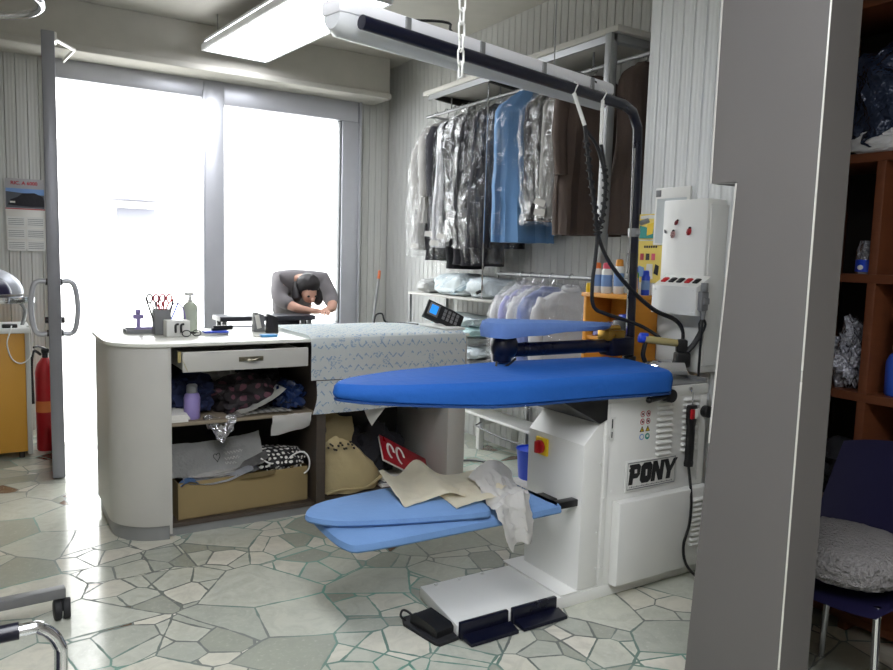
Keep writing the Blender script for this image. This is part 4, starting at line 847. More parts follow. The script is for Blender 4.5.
def ring(c, w, t_, z, n, k, amp, ph, p=.75):
    r = []
    for i in range(n):
        a = 2*PI*i/n; ca, sa = math.cos(a), math.sin(a)
        f = 1+amp*math.sin(k*a+ph)+amp*.6*math.sin((2*k+1)*a+ph*1.7)
        r.append((c[0]+w*math.copysign(abs(ca)**p, ca)*(1+amp*.15*math.sin(k*a+ph)), c[1]+t_*math.copysign(abs(sa)**p, sa)*f, z))
    return r
def garment(name, label, cat, y, top, length, hw, th, mt, x=3.13, railz=2.60, sleeves=True, film=None, filmlen=None, seed=0, flare=1.0, group=None, rz=0, collar=None, tagc=0, sh=.10, lower=None):
    t = T(name, label, cat, (x, y, top-length), group)
    rnd = random.Random(seed); ph = rnd.random()*6; M = Matrix.Translation((x, y, 0)) @ Matrix.Rotation(rad(rz), 4, 'Z')
    prof = [(0, .055, .35), (.025, .085, .5), (.3*sh, hw*.55, .62), (.75*sh, hw*.9, .8), (1.1*sh, hw, .95), (.22, hw*1.0, 1.0), (length*.45, hw*.95, 1.05), (length*.7, hw*(.97+.03*flare), 1.1*flare), (length, hw*(.94+.08*flare), 1.15*flare)]
    rings = []; dense = []
    for (d0, w0, t0), (d1, w1, t1) in zip(prof, prof[1:]):
        for q in range(4): s = q/4; dense.append((d0+(d1-d0)*s, w0+(w1-w0)*s, t0+(t1-t0)*s))
    dense.append(prof[-1])
    for d, w, tt in dense:
        a = .05+.30*min(1, d/length)
        rings.append(ring((.012*math.sin(d*5+ph), .012*math.sin(d*4+ph*2)), w, th*tt, top-d, 44, 5+seed % 3, a, ph+d*1.5))
    b = B(); b.loft(rings, xf=M); b.jit(.006, 9, seed); b.out('body', mt, t)
    if sleeves:
        for s in (-1, 1):
            b = B(); P = [(s*hw*.80, 0, top-.85*sh), (s*(hw-.01), -.012, top-.17), (s*(hw+.005), -.03, top-.36), (s*(hw-.005), -.05, top-min(.6, length*.8))]
            b.tube(P, [.04, .05, .047, .044, .04], 14, sub=5, xf=M); b.jit(.008, 11, seed+3); b.out('sleeve', mt, t)
    if collar:
        b = B(); b.tube([(.05*math.cos(2*PI*k/12), .035*math.sin(2*PI*k/12)-.01, top-.005+.01*math.sin(2*PI*k/12)) for k in range(12)], .016, 8, True, xf=M); b.out('collar', collar, t)
    b = B(); b.tube([(0, 0, top-.03), (0, 0, top+.015), (.016, 0, railz-.02), (.018, 0, railz+.006), (0, 0, railz+.0225), (-.018, 0, railz+.006), (-.016, 0, railz-.012)], .0028, 6, sub=4, xf=M)
    b.tube([(-hw*.85, 0, top-.85*sh-.01), (0, 0, top-.015), (hw*.85, 0, top-.85*sh-.01)], .006, 6, xf=M); b.out('hanger', W['chrome'], t)
    if lower:
        b = B(); lr = [ring((.01*math.sin(q*9), 0), hw*.8, th*.75, top-length*.8-q*lower[1], 32, 4, .2, ph+q) for q in [k/8 for k in range(9)]]; b.loft(lr, xf=M); b.jit(.006, 8, seed+9); b.out('trousers', lower[0], t)
    if film is not None:
        fl = filmlen or length+.08; rings = []
        for k in range(44):
            d = fl*k/43; q = 0
            w = hw*1.0+.02; tt = th*1.25+.02
            if d < .16: e = (d/.16)**.6; w = .06+(w-.06)*e; tt = .03+(tt-.03)*e
            rings.append(ring((.012*math.sin(d*5+ph), 0), w+.035*min(1, d/.25)*(1 if sleeves else .3), tt*1.1, top+.03-d, 46, 7, .10+.14*min(1, d), ph+d*2.3))
        b = B(); b.loft(rings, (0, 0), xf=M); b.jit(.017, 11, seed+5); b.out('plastic_cover', film, t, 14)
    for k in range(tagc):
        zz = top-length+.03+.06*k; b = B(); p = Vector((-hw-.03, -th-.03, zz))
        b.box((-.035, -.002, -.02), (.035, .002, .02), xf=M @ Matrix.Translation(p) @ Matrix.Rotation(rad(8+20*k), 4, 'Y') @ Matrix.Rotation(rad(-35), 4, 'Z')); b.tube([(-hw-.03, -th-.03, zz+.02), (-hw*.9, -th*.8, zz+.10)], .0012, 4, xf=M); b.out('ticket', W['paper'], t)
    return t
G1 = 'garments on the upper rail'
F, F2, F3 = W['film'], W['film2'], W['lightfilm']
garment('garment', 'pale garment in a cloudy clear bag, nearest the window on the upper rail', 'garment', 5.27, 2.43, .92, .18, .045, W['greycloth'], film=F, seed=1, group=G1, tagc=1, rz=-4)
garment('jacket', 'light grey jacket on the upper rail next to the window end', 'jacket', 5.12, 2.52, .80, .21, .05, W['greycloth'], film=F3, seed=2, group=G1, filmlen=1.1, lower=(W['charcoal'], .45))
garment('jacket', 'dark brown jacket between the light grey jacket and the long white garment', 'jacket', 5.0, 2.52, .92, .20, .045, W['charcoal'], seed=3, group=G1, tagc=1, rz=-5)
garment('coat', 'long white garment in a film cover among dark suits on the upper rail', 'coat', 4.885, 2.53, 1.0, .21, .045, W['shirt'], film=F3, seed=4, group=G1, tagc=1, filmlen=1.28, rz=-8, sleeves=False)
garment('suit', 'black suit in crackled shiny film just right of the long white garment', 'suit', 4.79, 2.53, .95, .20, .045, W['blackcloth'], film=F2, seed=5, group=G1, tagc=1, filmlen=1.02, lower=(W['blackcloth'], .40), rz=-10, sleeves=False)
garment('suit', 'charcoal suit in very shiny film, in the middle of the dark suits', 'suit', 4.68, 2.54, .85, .21, .05, W['charcoal'], film=F2, seed=6, group=G1, filmlen=.98, lower=(W['charcoal'], .46), rz=-12, sleeves=False)
garment('suit', 'dark suit with a pale sleeve edge in shiny film, third from the blue bag', 'suit', 4.56, 2.54, .88, .21, .05, W['blackcloth'], film=F2, seed=7, group=G1, filmlen=1.04, lower=(W['charcoal'], .44), rz=-12, sleeves=False)
garment('coat', 'dark grey coat hanging immediately left of the long blue garment', 'coat', 4.40, 2.55, 1.02, .21, .055, W['charcoal'], film=F3, seed=8, group=G1, filmlen=1.16, rz=-16, sleeves=False)
garment('garment', 'long plain sky blue garment under film, widest on the upper rail', 'garment', 4.10, 2.58, 1.01, .20, .06, W['bluebag'], film=W['veil'], seed=9, sleeves=False, group=G1, flare=1.5, rz=-30, filmlen=1.0, sh=.13)
garment('coat', 'black coat in glittering film, right of the blue garment', 'coat', 3.83, 2.53, .82, .16, .05, W['charcoal'], film=F2, seed=10, group=G1, rz=-24, filmlen=.88, sleeves=False)
garment('shirt', 'grey striped shirt in glittering film between the black coat and the brown coat', 'shirt', 3.66, 2.52, .80, .16, .05, W['greycloth'], film=F2, seed=12, group=G1, rz=-20, filmlen=.86, tagc=2, sleeves=False)
garment('coat', 'brown coat on the upper rail behind the iron hoses', 'coat', 3.44, 2.56, .95, .20, .07, W['brown'], seed=13, group=G1, rz=-22)
garment('coat', 'dark brown coat beyond the grey upright, behind the navy pole', 'coat', 3.06, 2.56, .95, .18, .06, W['brown'], seed=15, group=G1, rz=0, x=3.16, sleeves=False)
G2 = 'shirts on the lower rail'
garment('shirt', 'white shirt in a loose clear bag at the shelf end of the lower rail', 'shirt', 4.09, 1.28, .72, .19, .05, W['shirt'], x=3.15, railz=1.35, film=F, seed=21, group=G2, tagc=2, rz=-10)
garment('shirt', 'pale lilac shirt, second from the linen shelf on the lower rail', 'shirt', 3.98, 1.28, .72, .20, .045, W['lilacshirt'], x=3.15, railz=1.35, film=F, seed=22, group=G2, tagc=1, rz=-12)
garment('shirt', 'white shirt hanging between two lilac ones on the lower rail', 'shirt', 3.88, 1.28, .70, .20, .045, W['shirt'], x=3.15, railz=1.35, film=F, seed=23, group=G2, rz=-14)
garment('shirt', 'blue striped shirt beside the big plain white one', 'shirt', 3.77, 1.28, .70, .20, .045, W['blueshirt'], x=3.15, railz=1.35, film=F, seed=24, group=G2, tagc=1, rz=-16)
garment('shirt', 'broad plain white shirt facing the room at the front of the lower rail', 'shirt', 3.58, 1.285, .78, .215, .05, W['shirt'], x=3.15, railz=1.35, film=F3, seed=25, group=G2, rz=-30, collar=W['shirt'])
b = B(); b.tube([(2.98, 4.40, 1.205), (3.05, 4.38, 1.235), (3.15, 4.36, 1.245), (3.25, 4.33, 1.23)], .012, 8, sub=4); b.tube([(3.13, 4.36, 1.245), (3.14, 4.36, 1.32), (3.155, 4.355, 1.366), (3.17, 4.35, 1.345)], .004, 6, sub=4)
b.thing('clothes_hanger', 'empty black clothes hanger at the end of the lower rail', 'hanger', W['black'], (3.14, 4.36, 1.20))

# ---- linen shelves beneath
t = T('linen_rack', 'open rack of grey shelves holding wrapped linen', 'rack', (3.18, 4.8, 0))
for z in (1.145, .60): B().box((2.98, 4.22, z), (3.37, 5.42, z+.018), .002).out('shelf', W['lam'], t)
for y in (4.235, 5.40):
    for x in (3.34,): B().box((x, y-.012, 0), (x+.025, y+.012, 1.165)).out('post', W['steel'], t)
    if y > 5: B().box((2.985, y-.012, 0), (3.005, y+.012, 1.145)).out('post', W['steel'], t)
def linen(label, c, r, seed, mt=None):
    b = B(); b.ball((c[0], c[1], c[2]+r[2]), r, 4, .13, 4, seed, .55)
    for v in b.bm.verts: v.co.z = max(v.co.z, c[2])
    o = b.thing('linen_pack', label, 'linen', mt or W['linen'], c, 'wrapped linen on the rack')
    return o
wl = mat('wrapped_white', '#c3ccd0', .35, 0, .12, 9, .6, 30, dist=.015); wg = mat('wrapped_teal', '#a8c6c6', .35, 0, .12, 9, .6, 30, dist=.015); wgr = mat('wrapped_grey', '#a9aaa8', .5, 0, .15, 7, .6, 24, dist=.015)
linen('big pale blue patterned linen pack on the top shelf of the rack', (3.17, 4.88, 1.164), (.17, .235, .085), 1)
linen('white crinkled linen pack at the garment end of the top shelf', (3.16, 4.45, 1.164), (.16, .17, .075), 2, wl)
linen('rolled grey linen at the window end of the top shelf', (3.16, 5.25, 1.164), (.15, .11, .055), 3, wgr)
Z = .619
for k, (h, l, mtx, lab) in enumerate(((.065, .36, wgr, 'lowest grey linen pack of the pile behind the payment terminal'), (.06, .37, wl, 'white linen pack, second from the bottom of the pile behind the terminal'), (.06, .34, wgr, 'grey linen pack in the middle of the pile behind the terminal'), (.055, .35, wg, 'teal edged linen pack near the top of the pile behind the terminal'), (.055, .37, W['linen'], 'topmost patterned linen pack of the pile behind the terminal'))):
    linen(lab, (3.17, 4.86+.03*(-1)**k, Z), (.17, l, h*.75), 30+k, mtx); Z += h*1.32
# low bench under the shirts
t = T('low_shelf', 'low white shelf board with stubby legs under the hanging shirts', 'shelf', (3.24, 4.2, 0))
B().box((3.12, 3.30, .265), (3.33, 5.1, .285), .003).out('shelf_board', W['white'], t)
for y in (4.585, 3.4): B().box((3.16, y-.022, 0), (3.20, y+.022, .265), .003).out('leg', W['whitep'], t)
b = B(); b.box((3.2, 4.57, .19), (3.33, 4.60, .22)); b.box((3.2, 3.39, .19), (3.33, 3.42, .22)); b.out('cross_bar', W['whitep'], t)
b = B(); b.lathe([(.085, 0), (.09, .01), (.105, .19), (.112, .2), (.108, .2), (.10, .19)], (3.07, 3.80, 0), 24); bk = b.thing('bucket', 'blue plastic bucket on the floor behind the white ironing table', 'bucket', W['blueplastic'], (3.07, 3.80, 0))
b = B(); b.tube([(2.66, 4.15, .008), (2.75, 4.32, .008), (2.95, 4.30, .008), (3.02, 4.05, .008), (2.9, 3.95, .008), (2.6, 4.05, .008)], .007, 6, sub=6); b.thing('floor_cable', 'grey cable curled on the floor between counter and low shelf', 'cable', W['grey'], (2.8, 4.15, 0))
b = B(); b.tube([(3.10, 4.53, .20), (3.12, 4.2, .17), (3.14, 3.95, .175), (3.13, 3.7, .20), (3.2, 3.5, .24)], .006, 6, sub=5); b.tube([(3.2, 4.58, .215), (3.10, 4.53, .20)], .006, 6); b.thing('cable', 'thin cable strung below the low white shelf', 'cable', W['grey'], (3.12, 4.0, .18))

# ---- orange cabinet with bottles, pictures on the wall
t = T('orange_cabinet', 'orange wooden cabinet behind the ironing table with an open front', 'cabinet', (2.9, 2.92, 0))
X0, X1, Y0, Y1, ZC = 2.80, 3.0, 2.72, 3.075, 1.285
for nm, lo, hi in (('side_panel', (X0, Y1-.022, 0), (X1, Y1, ZC-.02)), ('side_panel', (X0, Y0, 0), (X1, Y0+.022, ZC-.02)), ('top_panel', (X0-.01, Y0-.01, ZC-.022), (X1, Y1+.01, ZC)), ('back_panel', (X1-.012, Y0+.022, 0), (X1, Y1-.022, ZC-.022)), ('shelf', (X0+.01, Y0+.022, 1.03), (X1-.012, Y1-.022, 1.05)), ('shelf', (X0+.01, Y0+.022, .6), (X1-.012, Y1-.022, .62)), ('shelf', (X0+.01, Y0+.022, .06), (X1-.012, Y1-.022, .08))):
    B().box(lo, hi, .002).out(nm, W['orange'], t)
def can(label, x, y, z, r, h, body, capm, name='spray_can'):
    t = T(name, label, 'bottle', (x, y, z)); b = B(); b.lathe([(r*.95, 0), (r, .006), (r, h*.74), (r*.8, h*.8)], (x, y, z), 20); b.out('can_body', body, t)
    b = B(); b.lathe([(r*.78, h*.79), (r*.8, h*.82), (r*.72, h*.97), (r*.5, h)], (x, y, z), 18); b.out('cap', capm, t)
    b = B(); b.lathe([(r*1.012, h*.22), (r*1.012, h*.6)], (x, y, z), 20); b.out('paper_label', W['skyblue'], t)
can('spray can with an orange cap on the orange cabinet, left one of the pair', 2.86, 3.04, ZC, .024, .165, W['whitep'], mat('orange_cap', '#d8702a', .4))
can('white spray can with a pink cap on the orange cabinet beside the pole', 2.87, 2.975, ZC, .030, .165, W['whitep'], W['pink'])
can('white bottle with an orange cap behind the navy pole', 2.89, 2.905, ZC, .027, .185, W['whitep'], mat('amber_cap', '#cf8a2c', .4), 'bottle')
can('green bottle on the orange cabinet, right of the navy pole', 2.90, 2.80, ZC, .022, .15, mat('green_bottle', '#3c9a4a', .3), W['blueplastic'], 'bottle')
can('blue bottle on the orange cabinet beside the green one', 2.945, 2.765, ZC, .022, .13, W['blueplastic'], W['blueplastic'], 'bottle')
B().lathe([(.016, 0), (.018, .03), (.014, .05), (.0, .053)], (2.835, 3.075, ZC), 14).thing('yellow_jar', 'tiny yellow jar at the left edge of the orange cabinet top', 'jar', W['yellow'], (2.835, 3.075, ZC))
t = bmesh.new()
B().prism([(2.705, ZC), (2.775, ZC), (2.715, ZC+.125)], 2.815, 2.83, .001, xf=Matrix(((0, 0, 1, 0), (1, 0, 0, 0), (0, 1, 0, 0), (0, 0, 0, 1)))).thing('card_wedge', 'orange triangular card standing on the cabinet top next to the control box', 'card', W['orange'], (2.82, 2.74, ZC))
B().box((2.83, 2.76, 1.051), (2.97, 2.88, 1.15), .01).thing('small_box', 'black box with blue on top inside the orange cabinet', 'box', [W['black']], (2.9, 2.82, 1.051))
B().box((2.85, 2.78, 1.1505), (2.95, 2.86, 1.18), .01).thing('blue_pouch', 'blue pouch lying on the black box in the orange cabinet', 'pouch', W['blueplastic'], (2.9, 2.82, 1.15))
heap('folded_cloth', 'lilac cloth in the orange cabinet under its top', 'cloth', (2.9, 2.99, 1.051), (.08, .07, .04), 'lilacshirt', 41)
def poster(name, label, y0, y1, z0, z1, build, base='yelpaper', x=XP):
    t = T(name, label, 'picture', (x-.004, (y0+y1)/2, z0)); B().box((x-.004, y0, z0), (x-.0005, y1, z1)).out('sheet', W[base], t, 0); build(t, x-.0045); return t
def pz(par, nm, mt, x, poly): B().prism(poly, 0, .0012, xf=FX(x, 0, 0)).out(nm, W[mt], par, 0)
def p_a(t, x):
    pz(t, 'print', 'teal', x, [(-2.895, 1.585), (-2.735, 1.585), (-2.735, 1.65), (-2.80, 1.635), (-2.895, 1.655)]); pz(t, 'print', 'yellow', x-.001, [(-2.84, 1.60), (-2.80, 1.61), (-2.79, 1.67), (-2.84, 1.66)])
    pz(t, 'print', 'paper', x-.001, [(-2.89, 1.69), (-2.74, 1.69), (-2.74, 1.70), (-2.82, 1.71), (-2.89, 1.705)])
poster('picture_card', 'yellow picture card with a teal lower part, upper one beside the white panel', 2.73, 2.90, 1.58, 1.715, p_a)
def p_b(t, x):
    for k, c_ in enumerate(('redink', 'ink', 'pink')): pz(t, 'print', c_, x, [(-2.88+k*.04, 1.47), (-2.855+k*.04, 1.47), (-2.855+k*.04, 1.505), (-2.88+k*.04, 1.505)])
    for k in range(6): pz(t, 'print', 'ink', x, [(-2.855+k*.016, 1.535), (-2.845+k*.016, 1.535), (-2.845+k*.016, 1.547), (-2.855+k*.016, 1.547)])
    pz(t, 'print', 'charcoal', x, [(-2.78, 1.40), (-2.75, 1.39), (-2.745, 1.44), (-2.77, 1.45)]); pz(t, 'print', 'skyblue', x, [(-2.89, 1.38), (-2.84, 1.38), (-2.85, 1.43), (-2.89, 1.44)])
    pz(t, 'print', 'paper', x, [(-2.84, 1.37), (-2.785, 1.37), (-2.79, 1.45), (-2.83, 1.45)])
poster('picture_card', 'pale yellow card with small printed pictures, below the teal one', 2.73, 2.90, 1.35, 1.572, p_b, 'yelpaper')
t = T('wall_notice', 'white framed notice on the ribbed wall above the white panel', 'notice', (XP-.01, 2.66, 1.55))
B().box((XP-.012, 2.56, 1.55), (XP-.0005, 2.79, 1.845), .003).out('board', W['whitep'], t); B().box((XP-.0135, 2.58, 1.56), (XP-.012, 2.775, 1.79)).out('sheet', mat('notice_grey', '#bcc2c4', .6), t); B().box((XP-.0135, 2.75, 1.80), (XP-.012, 2.785, 1.835), .004).out('print', W['grey'], t)

# ---- white electrical panel and control box
t = T('wall_panel', 'tall white wall panel with ladybird magnets on it', 'panel', (2.95, 2.47, .93))
B().box((2.885, 2.345, .935), (XP-.001, 2.615, 1.765), .006).out('panel_body', W['white'], t)
b = B(); b.box((2.90, 2.335, .97), (XP-.001, 2.346, 1.74), .003); b.out('side_flange', W['whitep'], t)
def bug(label, y, z, s, a, mt):
    M = FX(2.884, y, z) @ Matrix.Rotation(rad(a), 4, 'Z') @ Matrix.Scale(s, 4)
    t = T('ladybird_magnet', label, 'magnet', (2.884, y, z), 'magnets on the white panel')
    b = B(); b.ball((0, 0, .2), (.75, 1, .45), 2, xf=M); b.out('shell', mt, t)
    b = B(); b.ball((0, .95, .18), (.45, .35, .3), 2, xf=M); b.box((-.04, -.9, .3), (.04, .8, .66), xf=M)
    for p in ((-.35, .3), (.35, .3), (-.38, -.3), (.38, -.3)): b.ball((p[0], p[1], .52), (.14, .16, .1), 1, xf=M)
    b.out('markings', W['ink'], t)
bug('dark red ladybird magnet highest on the white panel', 2.528, 1.655, .014, -35, mat('dark_shell', '#7a2126', .35))
bug('bright red ladybird magnet at the right of the group', 2.447, 1.61, .019, -15, W['red'])
bug('pale spotted ladybird magnet, lowest on the white panel', 2.545, 1.598, .019, -10, mat('pale_shell', '#b98f8b', .35))
bug('tiny dark magnet at the left edge of the white panel', 2.595, 1.612, .009, 30, W['grey'])
t = T('control_box', 'white control box with five rocker switches on the wall panel', 'box', (2.85, 2.44, 1.21))
MX = Matrix(((1, 0, 0, 0), (0, 0, -1, 0), (0, 1, 0, 0), (0, 0, 0, 1)))
b = B(); b.prism([(2.79, 1.215), (2.885, 1.215), (2.885, 1.40), (2.79, 1.348)], -2.575, -2.305, .004, xf=MX)
for y in (2.325, 2.555):
    for z in (1.235, 1.33): b.cyl((2.79, y, z), (2.787, y, z), .006, seg=8)
bx = b.out('box_body', W['white'], t)
for k, c_ in enumerate(('red', 'black', 'black', 'red', 'black')):
    y = 2.535-k*.048; M = Matrix.Translation((2.836, y, 1.374)) @ Matrix.Rotation(rad(-28.7), 4, 'Y')
    b = B(); b.box((-.019, -.014, -.002), (.019, .014, .006), .002, xf=M); b.box((-.004, -.011, .004), (.016, .011, .009), .002, xf=M); b.out('rocker_switch', W[c_], bx)
b = B(); b.box((2.80, 2.28, 1.24), (2.85, 2.306, 1.33), .006); b.cyl((2.82, 2.285, 1.33), (2.82, 2.285, 1.37), .017, seg=12, bev=.003); b.cyl((2.82, 2.285, 1.24), (2.82, 2.285, 1.20), .014, .010, 12); b.box((2.81, 2.27, 1.27), (2.845, 2.285, 1.30), .004); b.out('connector', W['grey'], t)
b = B(); b.tube([(2.82, 2.285, 1.205), (2.825, 2.29, 1.12), (2.835, 2.30, 1.02), (2.85, 2.31, .90), (2.87, 2.30, .5), (2.87, 2.29, .02)], .006, 8, sub=5); b.out('cable', W['black'], t)

# ------------------------------------------------------------------ left-hand side by the door
t = T('side_cabinet', 'honey wooden cabinet with a white top against the ribbed wall by the door', 'cabinet', (-.05, 5.98, 0))
B().box((-.42, 5.72, .05), (.205, 6.2, .865), .003).out('cabinet_body', W['oakfront'], t)
B().box((.205, 5.715, .03), (.235, 6.2, .865), .003).out('side_panel', W['lam'], t)
B().box((-.45, 5.70, .865), (.24, 6.22, .90), .006).out('top_panel', W['white'], t)
for x in (-.38, .17):
    for y in (5.77, 6.15): B().cyl((x, y, 0), (x, y, .05), .018, seg=12).out('leg', W['dark'], t)
b = B(); b.box((.075, 5.73, .90), (.165, 5.77, .925), .006); b.thing('power_strip', 'black power strip on the white top of the honey cabinet', 'power strip', W['black'], (.12, 5.75, .90))
b = B(); b.tube([(.13, 5.725, .915), (.12, 5.69, .88), (.10, 5.685, .80), (.125, 5.685, .70), (.18, 5.685, .665), (.235, 5.69, .71), (.245, 5.70, .80), (.24, 5.705, .90), (.22, 5.74, .91)], .0045, 6, sub=5)
b.thing('white_cable', 'white cable looping down the front of the honey cabinet', 'cable', W['whitep'], (.17, 5.69, .66))
# chrome steam press head
t = T('steam_press', 'chrome rimmed steam press with a dark violet head on the honey cabinet', 'press', (-.05, 5.92, .90))
b = B(); pad(b, [(-.45, 5.83), (0, 5.80), (.18, 5.82), (.265, 5.88), (.27, 5.94), (.18, 6.0), (0, 6.03), (-.45, 6.04)], [(1.055, .02), (1.06, .0), (1.075, -.004), (1.10, -.002), (1.108, .02)]); b.out('buck', W['chrome'], t)
b = B(); b.ball((-.03, 5.93, 1.13), (.245, .12, .175), 4)
for v in b.bm.verts: v.co.z = max(1.118, v.co.z)
b.out('head_shell', W['alu'], t)
b = B(); b.ball((-.055, 5.80, 1.13), (.195, .085, .14), 4)
for v in b.bm.verts: v.co.z = max(1.125, v.co.z)
b.out('head_pad', W['violet'], t)
b = B(); b.box((-.2, 5.86, .90), (.0, 6.0, 1.06), .02); b.tube([(.19, 5.9, 1.06), (.22, 5.92, 1.0), (.2, 5.95, .90)], .012, 8, sub=3); b.cyl((-.05, 6.0, 1.0), (-.05, 6.0, 1.2), .03); b.out('pedestal', W['steel'], t)
# fire extinguisher
t = T('fire_extinguisher', 'red fire extinguisher on the floor behind the open door leaf', 'fire extinguisher', (.335, 5.93, 0))
b = B(); b.lathe([(.062, 0), (.068, .01), (.068, .56), (.055, .62), (.03, .655), (.024, .665)], (.335, 5.93, 0), 28); b.out('cylinder', W['red'], t)
b = B(); b.cyl((.335, 5.93, .66), (.335, 5.93, .71), .02); b.box((.31, 5.90, .70), (.36, 5.96, .73), .006); b.tube([(.335, 5.93, .73), (.29, 5.88, .755), (.26, 5.85, .75)], .008, 6); b.out('valve', W['black'], t)
b = B(); b.tube([(.305, 5.92, .69), (.26, 5.87, .72), (.245, 5.86, .60), (.25, 5.87, .35)], .01, 8, sub=4); b.out('hose', W['black'], t)
b = B(); b.lathe([(.0685, .28), (.0685, .36)], (.335, 5.93, 0), 28); b.out('paper_label', mat('label_amber', '#d2743a', .6), t)
# wall calendar
t = T('wall_calendar', 'wall calendar with a red heading and a grey car picture above date sheets', 'calendar', (.265, YW-.01, 1.43)); yC = YW-.012
B().box((.135, yC, 1.43), (.40, yC+.006, 1.96), .001).out('backing', W['paper'], t)
B().box((.135, yC-.002, 1.735), (.40, yC, 1.96)).out('heading', mat('grey_print', '#a7a4a6', .7), t)
b = B(); b.text('RIC. A 6000', .036, FY(.262, yC-.003, 1.925), off=.001); b.out('red_lettering', W['redink'], t, 0)
B().box((.140, yC-.003, 1.74), (.395, yC-.0015, 1.885)).out('picture', mat('picture_road', '#54585f', .6), t)
B().prism([(.140, 1.86), (.27, 1.85), (.395, 1.84), (.395, 1.885), (.140, 1.885)], 0, .0015, xf=FY(0, yC-.003, 0)).out('picture_sky', W['skyblue'], t, 0)
B().prism([(.15, 1.76), (.17, 1.80), (.215, 1.82), (.25, 1.85), (.33, 1.855), (.385, 1.83), (.395, 1.80), (.395, 1.755), (.30, 1.75)], 0, .002, xf=FY(0, yC-.0045, 0)).out('picture_car', W['charcoal'], t, 0)
b = B(); b.box((.165, yC-.008, 1.775), (.20, yC-.006, 1.788)); b.out('car_plate', W['paper'], t, 0)
for i in range(2):
    for j in range(3):
        b = B(); x0 = .142+i*.13; z0 = 1.665-j*.09; b.box((x0, yC-.002, z0-.072), (x0+.122, yC, z0+.06-.06+.008)); b.m(1)
        for r in range(4): b.box((x0+.008, yC-.003, z0-.012-r*.014), (x0+.112, yC-.002, z0-.008-r*.014))
        b.out('month_sheet', [W['whitep'], W['grey']], t, 0)
B().box((.135, yC-.003, 1.728), (.40, yC-.001, 1.735)).out('binding', W['redink'], t)
# broom leaning in the corner
t = T('broom', 'broom with an orange tipped handle leaning in the corner by the window', 'broom', (3.0, 6.25, 0))
b = B(); b.cyl((2.96, 6.20, .08), (3.175, 6.34, 1.30), .0125, seg=12); b.out('handle', W['steel'], t)
b = B(); b.cyl((3.165, 6.333, 1.235), (3.178, 6.342, 1.315), .016, .013, 12, .004); b.out('grip', mat('orange_grip', '#c9693b', .5), t)
b = B(); b.box((2.82, 6.17, .05), (3.10, 6.23, .10), .012); b.out('broom_head', W['red'], t)
b = B(); b.box((2.83, 6.175, 0), (3.09, 6.225, .055), .004); b.out('bristles', W['dark'], t)
# narrow dark console by the window
t = T('console_table', 'narrow dark console table on the customer side near the window', 'table', (1.88, 5.72, 0))
B().box((1.48, 5.6, .925), (2.24, 5.83, .962), .004).out('table_top', mat('dark_top', '#34343c', .4), t)
for x in (1.52, 2.20):
    for y in (5.64, 5.79): B().box((x-.018, y-.018, 0), (x+.018, y+.018, .925), .003).out('leg', W['grey'], t)
# person bending over the console
def skin(name, V, E, mt, par=None, sub=2):
    me = bpy.data.meshes.new(name); off = LOC.get(par.name, Vector()) if par else Vector(V[0][0]); off = Vector((off.x, off.y, 0))
    me.from_pydata([Vector(v[0])-off for v in V], E, []); o = bpy.data.objects.new(name, me); COL.objects.link(o)
    md = o.modifiers.new('Skin', 'SKIN'); md.use_smooth_shade = True
    for i, v in enumerate(V):
        r = v[1] if isinstance(v[1], tuple) else (v[1], v[1]); me.skin_vertices[0].data[i].radius = r
    me.skin_vertices[0].data[0].use_root = True
    sd = o.modifiers.new('Sub', 'SUBSURF'); sd.levels = sub; sd.render_levels = sub
    me.materials.append(mt)
    dg = bpy.context.evaluated_depsgraph_get(); m2 = bpy.data.meshes.new_from_object(o.evaluated_get(dg)); bpy.data.objects.remove(o)
    m2.polygons.foreach_set('use_smooth', [True]*len(m2.polygons))
    o = bpy.data.objects.new(name, m2); COL.objects.link(o)
    if par: o.parent = par; o.location = (0, 0, 0)
    else: o.location = off
    LOC[o.name] = off
    return o
def hand(V, E, wrist, i0, d, s=1, side=1, curl=.6):
    """palm and five bent fingers appended to a skin chain; d = direction of the hand, bending downwards"""
    d = Vector(d).normalized(); sd = d.cross(Vector((0, 0, 1))).normalized()*side; dn = Vector((0, 0, -1))
    w = Vector(wrist); V.append((tuple(w+d*.05), (.022, .034))); p = len(V)-1; E.append((i0, p))
    for k, (o, L) in enumerate(((-.03, .068), (-.010, .078), (.010, .074), (.029, .058))):
        a = w+d*.085+sd*o; V.append((tuple(a), .0105)); q = len(V)-1; E.append((p, q))
        b1 = a+d*L*.5+dn*L*.18*curl; V.append((tuple(b1), .009)); E.append((q, q+1)); b2 = b1+d*L*.3+dn*L*.45*curl; V.append((tuple(b2), .0075)); E.append((q+1, q+2))
    a = w+d*.03-sd*.032; V.append((tuple(a), .013)); q = len(V)-1; E.append((p, q)); b1 = a+d*.03-sd*.022; V.append((tuple(b1), .011)); E.append((q, q+1)); b2 = b1+d*.028+dn*.008; V.append((tuple(b2), .009)); E.append((q+1, q+2))
px, py = 2.27, 6.26
V = [((px, py, .90), (.13, .10)), ((px, py-.03, 1.05), (.125, .095)), ((px+.005, py-.12, 1.20), (.13, .10)), ((px+.01, py-.25, 1.235), (.085, .06)), ((px+.01, py-.33, 1.235), .058), ((px+.005, py-.40, 1.185), (.078, .088)), ((px, py-.44, 1.11), (.066, .075)), ((px, py-.445, 1.045), (.042, .048))]
E = [(k, k+1) for k in range(7)]
